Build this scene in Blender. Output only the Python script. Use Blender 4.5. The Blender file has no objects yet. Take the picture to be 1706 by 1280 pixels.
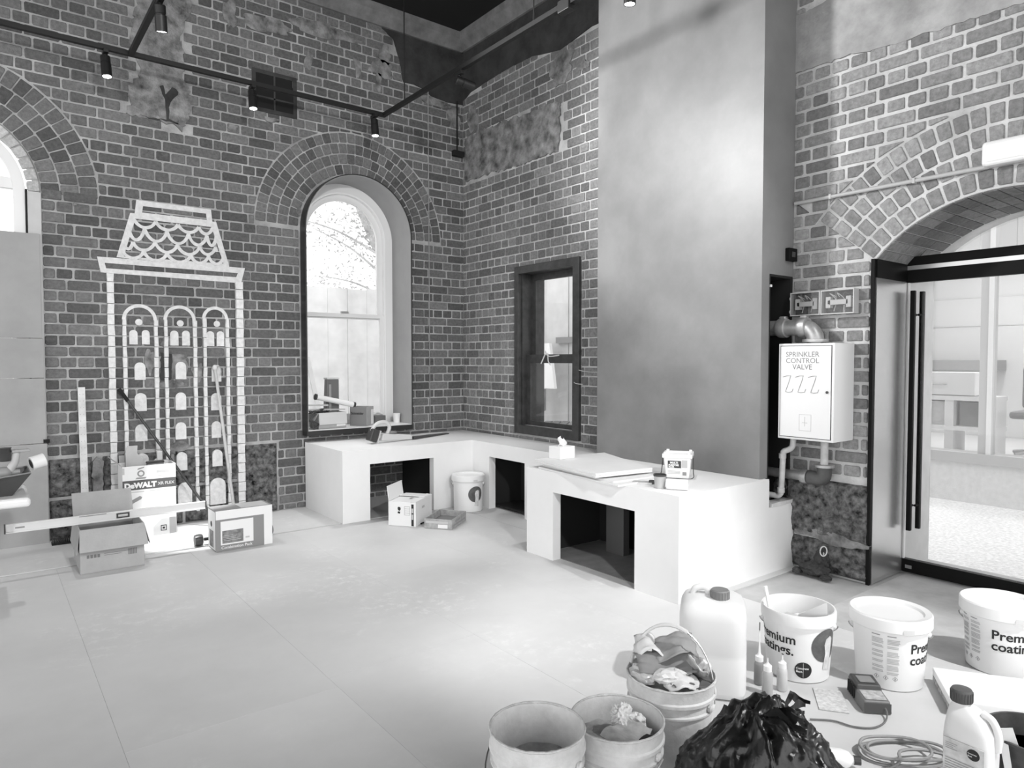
import bpy, bmesh, math, random
from mathutils import Vector, Matrix
from mathutils.geometry import tessellate_polygon
from mathutils import noise as mnoise

S = bpy.context.scene
COL = S.collection
PI = math.pi
rnd = random.Random(7)

# ------------------------------------------------------------------ camera, world, light, exposure
cam_d = bpy.data.cameras.new('camera')
cam_d.sensor_width = 36.0
cam_d.lens = 1139.86 / 1706 * 36.0
cam_d.clip_start = 0.05
cam = bpy.data.objects.new('camera', cam_d)
COL.objects.link(cam)
_r = Vector((.78902, -.61437, -.00023)); _u = Vector((.02209, .02799, .99936)); _f = Vector((.61397, .78852, -.03566))
CAM = Vector((-4.26, -6.3494, 1.4095))
cam.matrix_world = Matrix(((_r.x, _u.x, -_f.x, CAM.x), (_r.y, _u.y, -_f.y, CAM.y), (_r.z, _u.z, -_f.z, CAM.z), (0, 0, 0, 1)))
S.camera = cam

world = bpy.data.worlds.new('overcast_sky')
S.world = world
world.use_nodes = True
world.node_tree.nodes['Background'].inputs[0].default_value = (1, 1, 1, 1)
world.node_tree.nodes['Background'].inputs[1].default_value = 1.35

S.view_settings.view_transform = 'Standard'
S.view_settings.look = 'None'
S.view_settings.gamma = 1.0
S.view_settings.use_curve_mapping = False
S.view_settings.exposure = 0.80

def spot(name, loc, target, watts, deg, soft=.04, blend=.5):
    d = bpy.data.lights.new(name, 'SPOT')
    d.energy = watts; d.spot_size = math.radians(deg); d.spot_blend = blend; d.shadow_soft_size = soft
    o = bpy.data.objects.new(name, d); COL.objects.link(o)
    o.location = loc
    o.rotation_euler = (Vector(target) - Vector(loc)).to_track_quat('-Z', 'Y').to_euler()
    return o

# ------------------------------------------------------------------ helpers
def sstep(a, b, x):
    t = max(0, min(1, (x - a) / (b - a))); return t * t * (3 - 2 * t)

class MB:
    """collects polygons; build() links them as one mesh object"""
    def __init__(s): s.v = []; s.f = []
    def add(s, vs, fs, M=None):
        n = len(s.v)
        for p in vs:
            p = Vector(p); s.v.append(M @ p if M else p)
        s.f += [tuple(i + n for i in q) for q in fs]
        return s
    def box(s, a, b, M=None):
        (x0, y0, z0), (x1, y1, z1) = a, b
        x0, x1 = min(x0, x1), max(x0, x1); y0, y1 = min(y0, y1), max(y0, y1); z0, z1 = min(z0, z1), max(z0, z1)
        return s.add([(x0, y0, z0), (x1, y0, z0), (x1, y1, z0), (x0, y1, z0), (x0, y0, z1), (x1, y0, z1), (x1, y1, z1), (x0, y1, z1)],
                     [(0, 3, 2, 1), (4, 5, 6, 7), (0, 1, 5, 4), (1, 2, 6, 5), (2, 3, 7, 6), (3, 0, 4, 7)], M)
    def hexa(s, bot, top, M=None):
        return s.add(list(bot) + list(top), [(0, 3, 2, 1), (4, 5, 6, 7), (0, 1, 5, 4), (1, 2, 6, 5), (2, 3, 7, 6), (3, 0, 4, 7)], M)
    def tube(s, pts, r, n=8, caps=True, closed=False, M=None):
        pts = [Vector(p) for p in pts]; N = len(pts)
        rs = r if isinstance(r, (list, tuple)) else [r] * N
        vs = []; fs = []; up = None
        for i, p in enumerate(pts):
            a = pts[(i - 1) % N] if (closed or i > 0) else p
            b = pts[(i + 1) % N] if (closed or i < N - 1) else p
            t = (b - a).normalized() if (b - a).length > 1e-9 else Vector((0, 0, 1))
            if up is None:
                up = t.orthogonal().normalized()
            up = (up - t * up.dot(t))
            up = up.normalized() if up.length > 1e-6 else t.orthogonal().normalized()
            w = t.cross(up)
            for k in range(n):
                an = 2 * PI * k / n
                vs.append(p + (up * math.cos(an) + w * math.sin(an)) * rs[i])
        for i in range(N if closed else N - 1):
            j = (i + 1) % N
            for k in range(n):
                l = (k + 1) % n
                fs.append((i * n + k, i * n + l, j * n + l, j * n + k))
        if caps and not closed:
            fs.append(tuple(range(n - 1, -1, -1))); fs.append(tuple((N - 1) * n + k for k in range(n)))
        return s.add(vs, fs, M)
    def cyl(s, p0, p1, r0, r1=None, n=20, M=None):
        return s.tube([p0, p1], [r0, r0 if r1 is None else r1], n, True, False, M)
    def lathe(s, prof, n=32, M=None, a0=0, a1=2 * PI, sx=1, sy=1):
        full = abs(a1 - a0 - 2 * PI) < 1e-6
        m = n if full else n + 1
        vs = []; fs = []
        for (r, z) in prof:
            for k in range(m):
                a = a0 + (a1 - a0) * k / n
                vs.append((r * math.cos(a) * sx, r * math.sin(a) * sy, z))
        for i in range(len(prof) - 1):
            for k in range(n):
                l = (k + 1) % m
                fs.append((i * m + k, i * m + l, (i + 1) * m + l, (i + 1) * m + k))
        if full:
            if prof[0][0] > 1e-6: fs.append(tuple(range(m - 1, -1, -1)))
            if prof[-1][0] > 1e-6: fs.append(tuple((len(prof) - 1) * m + k for k in range(m)))
        return s.add(vs, fs, M)
    def prism(s, loops, to3, w0, w1):
        """2-D outline (first loop) with holes (other loops), extruded from w0 to w1"""
        tris = tessellate_polygon([[Vector((a, b, 0)) for a, b in l] for l in loops])
        flat = [p for l in loops for p in l]; n = len(flat)
        vs = [to3(a, b, w0) for a, b in flat] + [to3(a, b, w1) for a, b in flat]
        fs = [tuple(t) for t in tris] + [tuple(i + n for i in reversed(t)) for t in tris]
        o = 0
        for l in loops:
            m = len(l)
            for i in range(m):
                j = (i + 1) % m
                fs.append((o + i, o + j, n + o + j, n + o + i))
            o += m
        return s.add(vs, fs)
    def grid(s, nu, nv, fn, M=None):
        vs = [fn(i / nu, j / nv) for j in range(nv + 1) for i in range(nu + 1)]
        fs = [(j * (nu + 1) + i, j * (nu + 1) + i + 1, (j + 1) * (nu + 1) + i + 1, (j + 1) * (nu + 1) + i) for j in range(nv) for i in range(nu)]
        return s.add(vs, fs, M)
    def mesh(s, name, smooth=False, fix=True):
        me = bpy.data.meshes.new(name)
        me.from_pydata([tuple(v) for v in s.v], [], s.f)
        if fix:
            bm = bmesh.new(); bm.from_mesh(me)
            bmesh.ops.recalc_face_normals(bm, faces=bm.faces)
            bm.to_mesh(me); bm.free()
        if smooth:
            me.polygons.foreach_set('use_smooth', [True] * len(me.polygons))
            try: me.set_sharp_from_angle(angle=math.radians(smooth if smooth is not True else 40))
            except Exception: pass
        me.update()
        return me
    def build(s, name, mat, parent=None, smooth=False, bevel=0, seg=2, fix=True, loc=None, rz=0):
        return link(name, s.mesh(name, smooth, fix), mat, parent, bevel, seg, loc, rz)

def link(name, me, mat, parent=None, bevel=0, seg=2, loc=None, rz=0):
    o = bpy.data.objects.new(name, me); COL.objects.link(o)
    if mat is not None and not me.materials: me.materials.append(mat)
    if parent is not None: o.parent = parent
    if loc is not None: o.location = loc
    if rz: o.rotation_euler = (0, 0, rz)
    if bevel:
        b = o.modifiers.new('bevel', 'BEVEL'); b.width = bevel; b.segments = seg; b.limit_method = 'ANGLE'; b.angle_limit = math.radians(35)
    return o

def tag(o, label, cat, group=None):
    o['label'] = label; o['category'] = cat
    if group: o['group'] = group
    return o
def thing(name, label, cat, loc=(0, 0, 0), rz=0, group=None):
    o = bpy.data.objects.new(name, None); COL.objects.link(o)
    o.location = loc; o.rotation_euler = (0, 0, rz); o.empty_display_size = .05
    return tag(o, label, cat, group)
def struct(o, label=None):
    o['kind'] = 'structure'
    if label: o['label'] = label
    return o
def TR(loc=(0, 0, 0), rz=0, rx=0, ry=0):
    return Matrix.Translation(loc) @ Matrix.Rotation(rz, 4, 'Z') @ Matrix.Rotation(ry, 4, 'Y') @ Matrix.Rotation(rx, 4, 'X')
def curve_pts(P, n=10):
    """Catmull-Rom through the points"""
    P = [Vector(p) for p in P]; out = []
    for i in range(len(P) - 1):
        a = P[max(i - 1, 0)]; b = P[i]; c = P[i + 1]; d = P[min(i + 2, len(P) - 1)]
        for k in range(n):
            t = k / n
            out.append(.5 * ((2 * b) + (c - a) * t + (2 * a - 5 * b + 4 * c - d) * t * t + (3 * b - a - 3 * c + d) * t ** 3))
    out.append(P[-1]); return out
def hnoise(x, y, s=0):
    v = math.sin(x * 12.9898 + y * 78.233 + s * 37.719) * 43758.5453
    return v - math.floor(v)
def vnoise(x, y, s=0):
    ix, iy = math.floor(x), math.floor(y); fx, fy = x - ix, y - iy
    fx = fx * fx * (3 - 2 * fx); fy = fy * fy * (3 - 2 * fy)
    a = hnoise(ix, iy, s); b = hnoise(ix + 1, iy, s); c = hnoise(ix, iy + 1, s); d = hnoise(ix + 1, iy + 1, s)
    return (a + (b - a) * fx) * (1 - fy) + (c + (d - c) * fx) * fy - .5

_txt = {}
def text_geo(body, size, bold=0.0):
    """built-in font outlines as flat polygons, left aligned on the baseline; returns verts, faces, width"""
    k = (body, size, bold)
    if k not in _txt:
        cu = bpy.data.curves.new('t', 'FONT'); cu.body = body; cu.size = size; cu.offset = bold; cu.resolution_u = 3
        o = bpy.data.objects.new('t', cu); COL.objects.link(o)
        me = bpy.data.meshes.new_from_object(o.evaluated_get(bpy.context.evaluated_depsgraph_get()))
        vs = [v.co.copy() for v in me.vertices]; fs = [tuple(p.vertices) for p in me.polygons]
        bpy.data.objects.remove(o); bpy.data.curves.remove(cu); bpy.data.meshes.remove(me)
        w = max((v.x for v in vs), default=0)
        _txt[k] = (vs, fs, w)
    return _txt[k]
def text_flat(mb, body, size, O, ux, uy, bold=0.0, center=False, off=.0008):
    """text on a plane: O origin, ux reading direction, uy up"""
    vs, fs, w = text_geo(body, size, bold)
    ux, uy = Vector(ux).normalized(), Vector(uy).normalized(); n = ux.cross(uy); O = Vector(O)
    d = -w / 2 if center else 0
    mb.add([O + ux * (v.x + d) + uy * v.y + n * off for v in vs], fs)

# ------------------------------------------------------------------ materials (all grey: a black and white place)
MATS = {}
def mat(name, g, rough=.6, metal=0, var=.0, vs=6, bump=0, bs=60, spec=.5, trans=0, clear=0, emit=0, coat=0, ior=1.45, detail=4):
    if name in MATS: return MATS[name]
    m = bpy.data.materials.new(name); m.use_nodes = True
    nt = m.node_tree; b = nt.nodes['Principled BSDF']
    b.inputs['Base Color'].default_value = (g, g, g, 1); b.inputs['Roughness'].default_value = rough
    b.inputs['Metallic'].default_value = metal; b.inputs['Specular IOR Level'].default_value = spec
    b.inputs['IOR'].default_value = ior
    b.inputs['Transmission Weight'].default_value = trans
    if coat: b.inputs['Coat Weight'].default_value = coat
    if emit:
        b.inputs['Emission Color'].default_value = (1, 1, 1, 1); b.inputs['Emission Strength'].default_value = emit
    tc = nt.nodes.new('ShaderNodeTexCoord')
    if var:
        n = nt.nodes.new('ShaderNodeTexNoise'); n.inputs['Scale'].default_value = vs; n.inputs['Detail'].default_value = detail; n.inputs['Roughness'].default_value = .6
        nt.links.new(tc.outputs['Object'], n.inputs['Vector'])
        r = nt.nodes.new('ShaderNodeMapRange'); r.inputs[1].default_value = .3; r.inputs[2].default_value = .7
        r.inputs[3].default_value = g * (1 - var); r.inputs[4].default_value = min(.95, g * (1 + var))
        nt.links.new(n.outputs['Fac'], r.inputs[0]); nt.links.new(r.outputs[0], b.inputs['Base Color'])
    if bump:
        n = nt.nodes.new('ShaderNodeTexNoise'); n.inputs['Scale'].default_value = bs; n.inputs['Detail'].default_value = 5
        nt.links.new(tc.outputs['Object'], n.inputs['Vector'])
        bp = nt.nodes.new('ShaderNodeBump'); bp.inputs['Strength'].default_value = bump; bp.inputs['Distance'].default_value = .01
        nt.links.new(n.outputs['Fac'], bp.inputs['Height']); nt.links.new(bp.outputs[0], b.inputs['Normal'])
    MATS[name] = m
    return m

def brick_mat(name, per_island, lo, hi, smear=.35):
    m = bpy.data.materials.new(name); m.use_nodes = True; nt = m.node_tree; b = nt.nodes['Principled BSDF']
    b.inputs['Roughness'].default_value = .85; b.inputs['Specular IOR Level'].default_value = .25
    geo = nt.nodes.new('ShaderNodeNewGeometry'); oi = nt.nodes.new('ShaderNodeObjectInfo')
    rs = geo.outputs['Random Per Island'] if per_island else oi.outputs['Random']
    ramp = nt.nodes.new('ShaderNodeMapRange'); ramp.inputs[3].default_value = lo; ramp.inputs[4].default_value = hi
    nt.links.new(rs, ramp.inputs[0])
    n1 = nt.nodes.new('ShaderNodeTexNoise'); n1.inputs['Scale'].default_value = 38; n1.inputs['Detail'].default_value = 6; n1.inputs['Roughness'].default_value = .7
    nt.links.new(geo.outputs['Position'], n1.inputs['Vector'])
    mr = nt.nodes.new('ShaderNodeMapRange'); mr.inputs[1].default_value = .25; mr.inputs[2].default_value = .75; mr.inputs[3].default_value = .62; mr.inputs[4].default_value = 1.4
    nt.links.new(n1.outputs['Fac'], mr.inputs[0])
    mu = nt.nodes.new('ShaderNodeMath'); mu.operation = 'MULTIPLY'
    nt.links.new(ramp.outputs[0], mu.inputs[0]); nt.links.new(mr.outputs[0], mu.inputs[1])
    # lime smears: patches with a shape of their own
    n2 = nt.nodes.new('ShaderNodeTexNoise'); n2.inputs['Scale'].default_value = 5.5; n2.inputs['Detail'].default_value = 8; n2.inputs['Roughness'].default_value = .72
    nt.links.new(geo.outputs['Position'], n2.inputs['Vector'])
    m2 = nt.nodes.new('ShaderNodeMapRange'); m2.inputs[1].default_value = .6; m2.inputs[2].default_value = .78; m2.inputs[3].default_value = 0; m2.inputs[4].default_value = smear
    nt.links.new(n2.outputs['Fac'], m2.inputs[0])
    mx = nt.nodes.new('ShaderNodeMix'); mx.data_type = 'FLOAT'
    nt.links.new(m2.outputs[0], mx.inputs[0]); nt.links.new(mu.outputs[0], mx.inputs[2]); mx.inputs[3].default_value = .42
    nt.links.new(mx.outputs[0], b.inputs['Base Color'])
    n3 = nt.nodes.new('ShaderNodeTexNoise'); n3.inputs['Scale'].default_value = 120; n3.inputs['Detail'].default_value = 4
    nt.links.new(geo.outputs['Position'], n3.inputs['Vector'])
    bp = nt.nodes.new('ShaderNodeBump'); bp.inputs['Strength'].default_value = .5; bp.inputs['Distance'].default_value = .006
    nt.links.new(n3.outputs['Fac'], bp.inputs['Height']); nt.links.new(bp.outputs[0], b.inputs['Normal'])
    return m

def glass_mat(name, tint=.96, refl=.12):
    m = bpy.data.materials.new(name); m.use_nodes = True; nt = m.node_tree
    nt.nodes.remove(nt.nodes['Principled BSDF'])
    t = nt.nodes.new('ShaderNodeBsdfTransparent'); t.inputs[0].default_value = (tint, tint, tint, 1)
    g = nt.nodes.new('ShaderNodeBsdfGlossy'); g.inputs['Roughness'].default_value = .02
    lw = nt.nodes.new('ShaderNodeLayerWeight'); lw.inputs['Blend'].default_value = .5
    pw = nt.nodes.new('ShaderNodeMath'); pw.operation = 'POWER'; pw.inputs[1].default_value = 4
    nt.links.new(lw.outputs['Facing'], pw.inputs[0])
    fr = nt.nodes.new('ShaderNodeMapRange'); fr.inputs[3].default_value = .03; fr.inputs[4].default_value = .6
    nt.links.new(pw.outputs[0], fr.inputs[0])
    mx = nt.nodes.new('ShaderNodeMixShader')
    nt.links.new(fr.outputs[0], mx.inputs[0]); nt.links.new(t.outputs[0], mx.inputs[1]); nt.links.new(g.outputs[0], mx.inputs[2])
    nt.links.new(mx.outputs[0], nt.nodes['Material Output'].inputs[0])
    return m

BRICK_ONE = {}; BRICK_ALL = {}
for k, lo, hi in (('A', .085, .185), ('B', .13, .245), ('C', .165, .31)):
    BRICK_ONE[k] = brick_mat('brick_' + k, False, lo, hi); BRICK_ALL[k] = brick_mat('brickwork_' + k, True, lo, hi)
PALE_BRICK = brick_mat('pale_brick', False, .42, .55)
MORTAR = mat('mortar', .40, .95, var=.35, vs=4, bump=.6, bs=90, spec=.1)
MORTAR_C = mat('mortar_pale', .55, .95, var=.25, vs=4, bump=.6, bs=90, spec=.1)
STONE = mat('bluestone', .12, .9, var=.95, vs=24, bump=1, bs=60, spec=.2, detail=12)
CONCRETE = mat('raw_concrete', .22, .9, var=.7, vs=9, bump=.9, bs=50, spec=.2, detail=9)
DARKCON = mat('stained_concrete', .05, .85, var=.45, vs=4, bump=.4, bs=30, spec=.3, detail=8)
CORNICE = mat('painted_cornice', .18, .8, var=.3, vs=7, bump=.3, bs=40)
PLASTER_C = mat('old_render', .34, .9, var=.3, vs=5, bump=.5, bs=40, detail=8)
CEIL = mat('black_ceiling', .012, .9)
WHITE = mat('white_plaster', .80, .6, var=.03, vs=3, bump=.06, bs=25)
PAINT = mat('white_wall_paint', .72, .8, var=.12, vs=30, bump=.3, bs=80)
def dusty_board():
    m = bpy.data.materials.new('floor_board_pale'); m.use_nodes = True; nt = m.node_tree; b = nt.nodes['Principled BSDF']; N = nt.nodes.new; K = nt.links.new
    b.inputs['Roughness'].default_value = .6; geo = N('ShaderNodeNewGeometry'); oi = N('ShaderNodeObjectInfo')
    def noise(scale, det, lo, hi, a, c, rough=.65):
        n = N('ShaderNodeTexNoise'); n.inputs['Scale'].default_value = scale; n.inputs['Detail'].default_value = det; n.inputs['Roughness'].default_value = rough
        K(geo.outputs['Position'], n.inputs['Vector']); r = N('ShaderNodeMapRange'); r.inputs[1].default_value = lo; r.inputs[2].default_value = hi; r.inputs[3].default_value = a; r.inputs[4].default_value = c
        K(n.outputs['Fac'], r.inputs[0]); return r.outputs[0]
    base = noise(.9, 8, .3, .7, .55, .66); r = N('ShaderNodeMapRange'); r.inputs[3].default_value = .97; r.inputs[4].default_value = 1.03; K(oi.outputs['Random'], r.inputs[0])
    mu = N('ShaderNodeMath'); mu.operation = 'MULTIPLY'; K(base, mu.inputs[0]); K(r.outputs[0], mu.inputs[1])
    # plaster dust: patches where a coarse and a fine noise agree
    a = noise(1.1, 3, .50, .68, 0, 1); c = noise(14, 9, .5, .72, 0, 1, .75); mm = N('ShaderNodeMath'); mm.operation = 'MULTIPLY'; K(a, mm.inputs[0]); K(c, mm.inputs[1])
    mx = N('ShaderNodeMix'); mx.data_type = 'FLOAT'; K(mm.outputs[0], mx.inputs[0]); K(mu.outputs[0], mx.inputs[2]); mx.inputs[3].default_value = .82
    K(mx.outputs[0], b.inputs['Base Color'])
    return m
SHEET = dusty_board()
SLABM = mat('floor_concrete', .42, .75, var=.22, vs=2.2, bump=.2, bs=30, detail=9)
STEELC = mat('dark_polished_plaster', .20, .42, var=.22, vs=1.7, bump=.05, bs=5, spec=.7, detail=7)
BLACK = mat('black_metal', .006, .55, spec=.15)
BLACKM = mat('black_matt', .01, .85)
DKTIM = mat('dark_stained_timber', .045, .4, var=.35, vs=14)
WFRAME = mat('white_gloss_paint', .75, .35)
GREYPL = mat('grey_plaster_lining', .30, .6, var=.05)
CARD = mat('brown_cardboard', .38, .85, var=.06, vs=12, bump=.1, bs=70)
CARDW = mat('white_carton', .78, .6)
CARDIN = mat('carton_inside', .3, .9)
PLAST = mat('white_plastic', .80, .3, spec=.5)
DUSTY = mat('dusty_white_plastic', .62, .6, var=.12, vs=18, bump=.2, bs=60, detail=8)
MIDP = mat('mid_grey_plastic', .22, .45)
DARKP = mat('dark_plastic', .05, .4, var=.2)
INK = mat('black_ink', .018, .6)
GREYINK = mat('grey_ink', .28, .7)
PALEINK = mat('pale_grey_ink', .5, .7)
STEEL = mat('brushed_steel', .5, .3, 1, var=.1)
GALV = mat('galvanised_pipe', .42, .42, .6, var=.25, vs=12)
GLASS = glass_mat('window_glass'); GLASS2 = glass_mat('door_glass', .97)
# ------------------------------------------------------------------ the setting
def toA(u, v, w): return Vector((u, w, v))
def toB(u, v, w): return Vector((w, u, v))
WC = .115
def toC(u, v, w): return Vector((WC + w, u, v))
def arcpts(c, z, r, a0, a1, n): return [(c + r * math.cos(a0 + (a1 - a0) * i / n), z + r * math.sin(a0 + (a1 - a0) * i / n)) for i in range(n + 1)]
def arch_loop(c, zs, r, zb, n=28): return [(c - r, zb), (c + r, zb)] + arcpts(c, zs, r, 0, PI, n)
def px(p):
    d = Vector(p) - CAM; z = d.dot(_f)
    return (853 + 1139.86 * d.dot(_r) / z, 640 - 1139.86 * d.dot(_u) / z, z)

W1C, W1S, W1R = -1.28, 2.65, .565            # middle arched window
W2C, W2S, W2R = -4.45, 2.68, .588            # left arched window
DC, DZ, DR = -5.045, 1.46, .879              # doorway arch (centre y, centre z, radius)
DA = math.asin(.57 / .879)
DW = .672

wall_A = MB()
wall_A.prism([[(-6.6, -.05), (.1, -.05), (.1, 5.1), (-6.6, 5.1)], arch_loop(W1C, W1S, W1R, .70), arch_loop(W2C, W2S, W2R, .30)], toA, .0055, .46)
wall_A = struct(wall_A.build('wall_back', MORTAR), 'dark brick wall with arched window and white tower mural')
wall_B = MB()
wall_B.prism([[(-2.45, -.05), (.0, -.05), (.0, 5.1), (-2.45, 5.1)], [(-1.86, .70), (-.97, .70), (-.97, 2.31), (-1.86, 2.31)]], toB, .0045, .30)
wall_B = struct(wall_B.build('wall_right', mat('mortar_mid', .52, .95, var=.3, vs=4, bump=.5, bs=90, spec=.1)), 'dark brick wall with dark timber sash window')
door_loop = [(DC - DW, -.02), (DC + DW, -.02)] + arcpts(DC, DZ, DR, DA, PI - DA, 24)
wall_C = MB()
wall_C.prism([[(-7.6, -.05), (-2.3, -.05), (-2.3, 5.1), (-7.6, 5.1)], door_loop], toC, .006, .90)
wall_C = struct(wall_C.build('wall_door', MORTAR_C), 'brick wall around the arched doorway with wide pale joints')

# --- bricks, every course of the bond -------------------------------------------------
def clip(poly, n, d):
    """keep the side n.p >= d"""
    out = []
    for i in range(len(poly)):
        a, b = poly[i], poly[(i + 1) % len(poly)]
        da, db = a[0] * n[0] + a[1] * n[1] - d, b[0] * n[0] + b[1] * n[1] - d
        if da >= 0: out.append(a)
        if da * db < 0:
            t = da / (da - db); out.append((a[0] + (b[0] - a[0]) * t, a[1] + (b[1] - a[1]) * t))
    return out
def area(p): return abs(sum(p[i][0] * p[(i + 1) % len(p)][1] - p[(i + 1) % len(p)][0] * p[i][1] for i in range(len(p)))) / 2
def inside(p, poly):
    c = False; j = len(poly) - 1
    for i in range(len(poly)):
        if (poly[i][1] > p[1]) != (poly[j][1] > p[1]) and p[0] < (poly[j][0] - poly[i][0]) * (p[1] - poly[i][1]) / (poly[j][1] - poly[i][1]) + poly[i][0]: c = not c
        j = i
    return c
def brick_geo(poly, to3, front, back=.02, ch=.004):
    if len(poly) == 4:      # worn corners
        q = []
        for i in range(4):
            p, a, b = Vector(poly[i]), Vector(poly[i - 1]), Vector(poly[(i + 1) % 4])
            c = rnd.uniform(.003, .010)
            q += [tuple(p + (a - p).normalized() * c), tuple(p + (b - p).normalized() * c * rnd.uniform(.6, 1.2))]
        poly = q
    cx = sum(p[0] for p in poly) / len(poly); cy = sum(p[1] for p in poly) / len(poly)
    n = len(poly); vs = []
    for (a, b) in poly: vs.append(to3(a, b, back))
    for (a, b) in poly: vs.append(to3(a, b, front + ch))
    for (a, b) in poly:
        dx, dy = a - cx, b - cy
        vs.append(to3(a - math.copysign(min(ch, abs(dx) * .4), dx), b - math.copysign(min(ch, abs(dy) * .4), dy), front))
    fs = []
    for i in range(n):
        j = (i + 1) % n
        fs += [(i, j, n + j, n + i), (n + i, n + j, 2 * n + j, 2 * n + i)]
    fs.append(tuple(2 * n + i for i in range(n)))
    return vs, fs
PITCH, COURSE = .2335, .086
shared = {}
def lay(wall, key, to3, u0, u1, z1, phase, arches, rects, hidden, joint=.0105, limit=300, frame=None, skew=0):
    items = []
    n0 = 0
    for c in range(-1, int((z1 - .0545) / COURSE) + 1):
        za, zb = .0545 + c * COURSE, .0545 + (c + 1) * COURSE
        if zb < .03: continue
        za = max(za, 0)
        st = (c % 2 == 0); L = PITCH if st else PITCH / 2
        off = phase + (0 if st else PITCH / 4) + rnd.uniform(-.008, .008)
        k0 = math.floor((u0 - off) / L)
        for k in range(k0, int((u1 - u0) / L) + k0 + 3):
            a, b = off + k * L, off + (k + 1) * L
            j1, j2 = joint / 2 + rnd.uniform(-.0015, .0022), joint / 2 + rnd.uniform(-.0015, .0022)
            lo, hi = max(a + j1, u0), min(b - j2, u1)
            if hi - lo < .02: continue
            q1, q2 = za + joint / 2 + rnd.uniform(-.001, .0015), zb - joint / 2 - rnd.uniform(-.001, .0015)
            segs = [(lo, hi)]; cz = (q1 + q2) / 2
            for (ra, rb, rza, rzb) in rects:
                if rza < cz < rzb:
                    ns = []
                    for (s0, s1) in segs:
                        if s1 <= ra or s0 >= rb: ns.append((s0, s1)); continue
                        if s0 < ra - .015: ns.append((s0, ra - .004))
                        if s1 > rb + .015: ns.append((rb + .004, s1))
                    segs = ns
            for (s0, s1) in segs:
                if s1 - s0 < .018: continue
                w = .003
                poly = [(s0 + rnd.uniform(0, w), q1 + rnd.uniform(0, w)), (s1 - rnd.uniform(0, w), q1 + rnd.uniform(0, w)), (s1 - rnd.uniform(0, w), q2 - rnd.uniform(0, w)), (s0 + rnd.uniform(0, w), q2 - rnd.uniform(0, w))]
                full = abs((s1 - s0) - (L - joint)) < .006
                for (ac, az, ar, amin) in arches:
                    mid = ((s0 + s1) / 2, cz)
                    if cz > amin:
                        d = Vector((mid[0] - ac, mid[1] - az)); r = d.length
                        if r > ar + .16: continue
                        an = math.atan2(d.y, abs(d.x))
                        if skew and (an < skew or r < ar - .13):            # beside the skewback: cut along its line
                            sg = math.copysign(1, d.x); nn = Vector((sg * math.sin(skew), -math.cos(skew)))
                            p2 = clip(poly, nn, nn.x * ac + nn.y * az + .008)
                            if area(p2) < area(poly) - 1e-6: full = False
                            poly = p2
                            if len(poly) < 3: break
                            continue
                        if r < ar - .13: poly = []; break
                        nn = d / r
                        p2 = clip(poly, nn, nn.x * ac + nn.y * az + ar + .008)
                        if len(p2) != len(poly) or area(p2) < area(poly) - 1e-6: full = False
                        poly = p2
                        if len(poly) < 3: break
                if len(poly) < 3 or area(poly) < 4e-4: continue
                m = ((s0 + s1) / 2, cz)
                if any(inside(m, h) for h in hidden): continue
                items.append((poly, full, st, m))
    vis = []
    for it in items:
        x, y, z = px(to3(it[3][0], it[3][1], 0))
        ok = -20 < x < 1720 and -15 < y < 1290 and (frame is None or frame(it[3]))
        vis.append((area(it[0]) / z ** 2 if ok else -1, it))
    vis.sort(key=lambda t: -t[0])
    rest = MB(); count = 0
    for sc, (poly, full, st, m) in vis:
        fr = -rnd.uniform(0, .005)
        if sc > 0 and count < limit:
            count += 1
            if full:
                v = rnd.randrange(5); k = (key, st, v)
                if k not in shared:
                    p0 = [(a - m[0], b - m[1]) for a, b in poly]
                    vs, fs = brick_geo(p0, to3, 0)
                    O = to3(0, 0, 0)
                    shared[k] = MB().add([q - O for q in vs], fs).mesh('brick')
                o = link('brick', shared[k], BRICK_ONE[key], wall); o.location = to3(m[0], m[1], fr)
            else:
                vs, fs = brick_geo([(a - m[0], b - m[1]) for a, b in poly], to3, 0); O = to3(0, 0, 0)
                o = MB().add([q - O for q in vs], fs).build('brick', BRICK_ONE[key], wall); o.location = to3(m[0], m[1], fr)
        else:
            rest.add(*brick_geo(poly, to3, fr))
    r = rest.build('brickwork', BRICK_ALL[key], wall, fix=True); r['kind'] = 'stuff'
    return count
def rings(wall, key, to3, c, z, radii, a0, a1, mats, keep=lambda u, v: True, tang=.086, jt=.0045):
    for i in range(len(radii) - 1):
        r0, r1 = radii[i], radii[i + 1]; rm = (r0 + r1) / 2
        n = max(3, round((a1 - a0) * rm / tang)); off = 0
        for k in range(n):
            g = jt / rm
            b0, b1 = a0 + (a1 - a0) * k / n + g + rnd.uniform(-.002, .002), a0 + (a1 - a0) * (k + 1) / n - g
            q0, q1 = r0 + jt, r1 - jt - rnd.uniform(0, .004)
            poly = [(c + q0 * math.cos(b0), z + q0 * math.sin(b0)), (c + q1 * math.cos(b0), z + q1 * math.sin(b0)), (c + q1 * math.cos(b1), z + q1 * math.sin(b1)), (c + q0 * math.cos(b1), z + q0 * math.sin(b1))]
            m = (sum(p[0] for p in poly) / 4, sum(p[1] for p in poly) / 4)
            if not keep(*m): continue
            vs, fs = brick_geo([(a - m[0], b - m[1]) for a, b in poly], to3, 0); O = to3(0, 0, 0)
            o = MB().add([q - O for q in vs], fs).build('arch_brick', mats[i], wall); o.location = to3(m[0], m[1], -rnd.uniform(0, .004))

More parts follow.
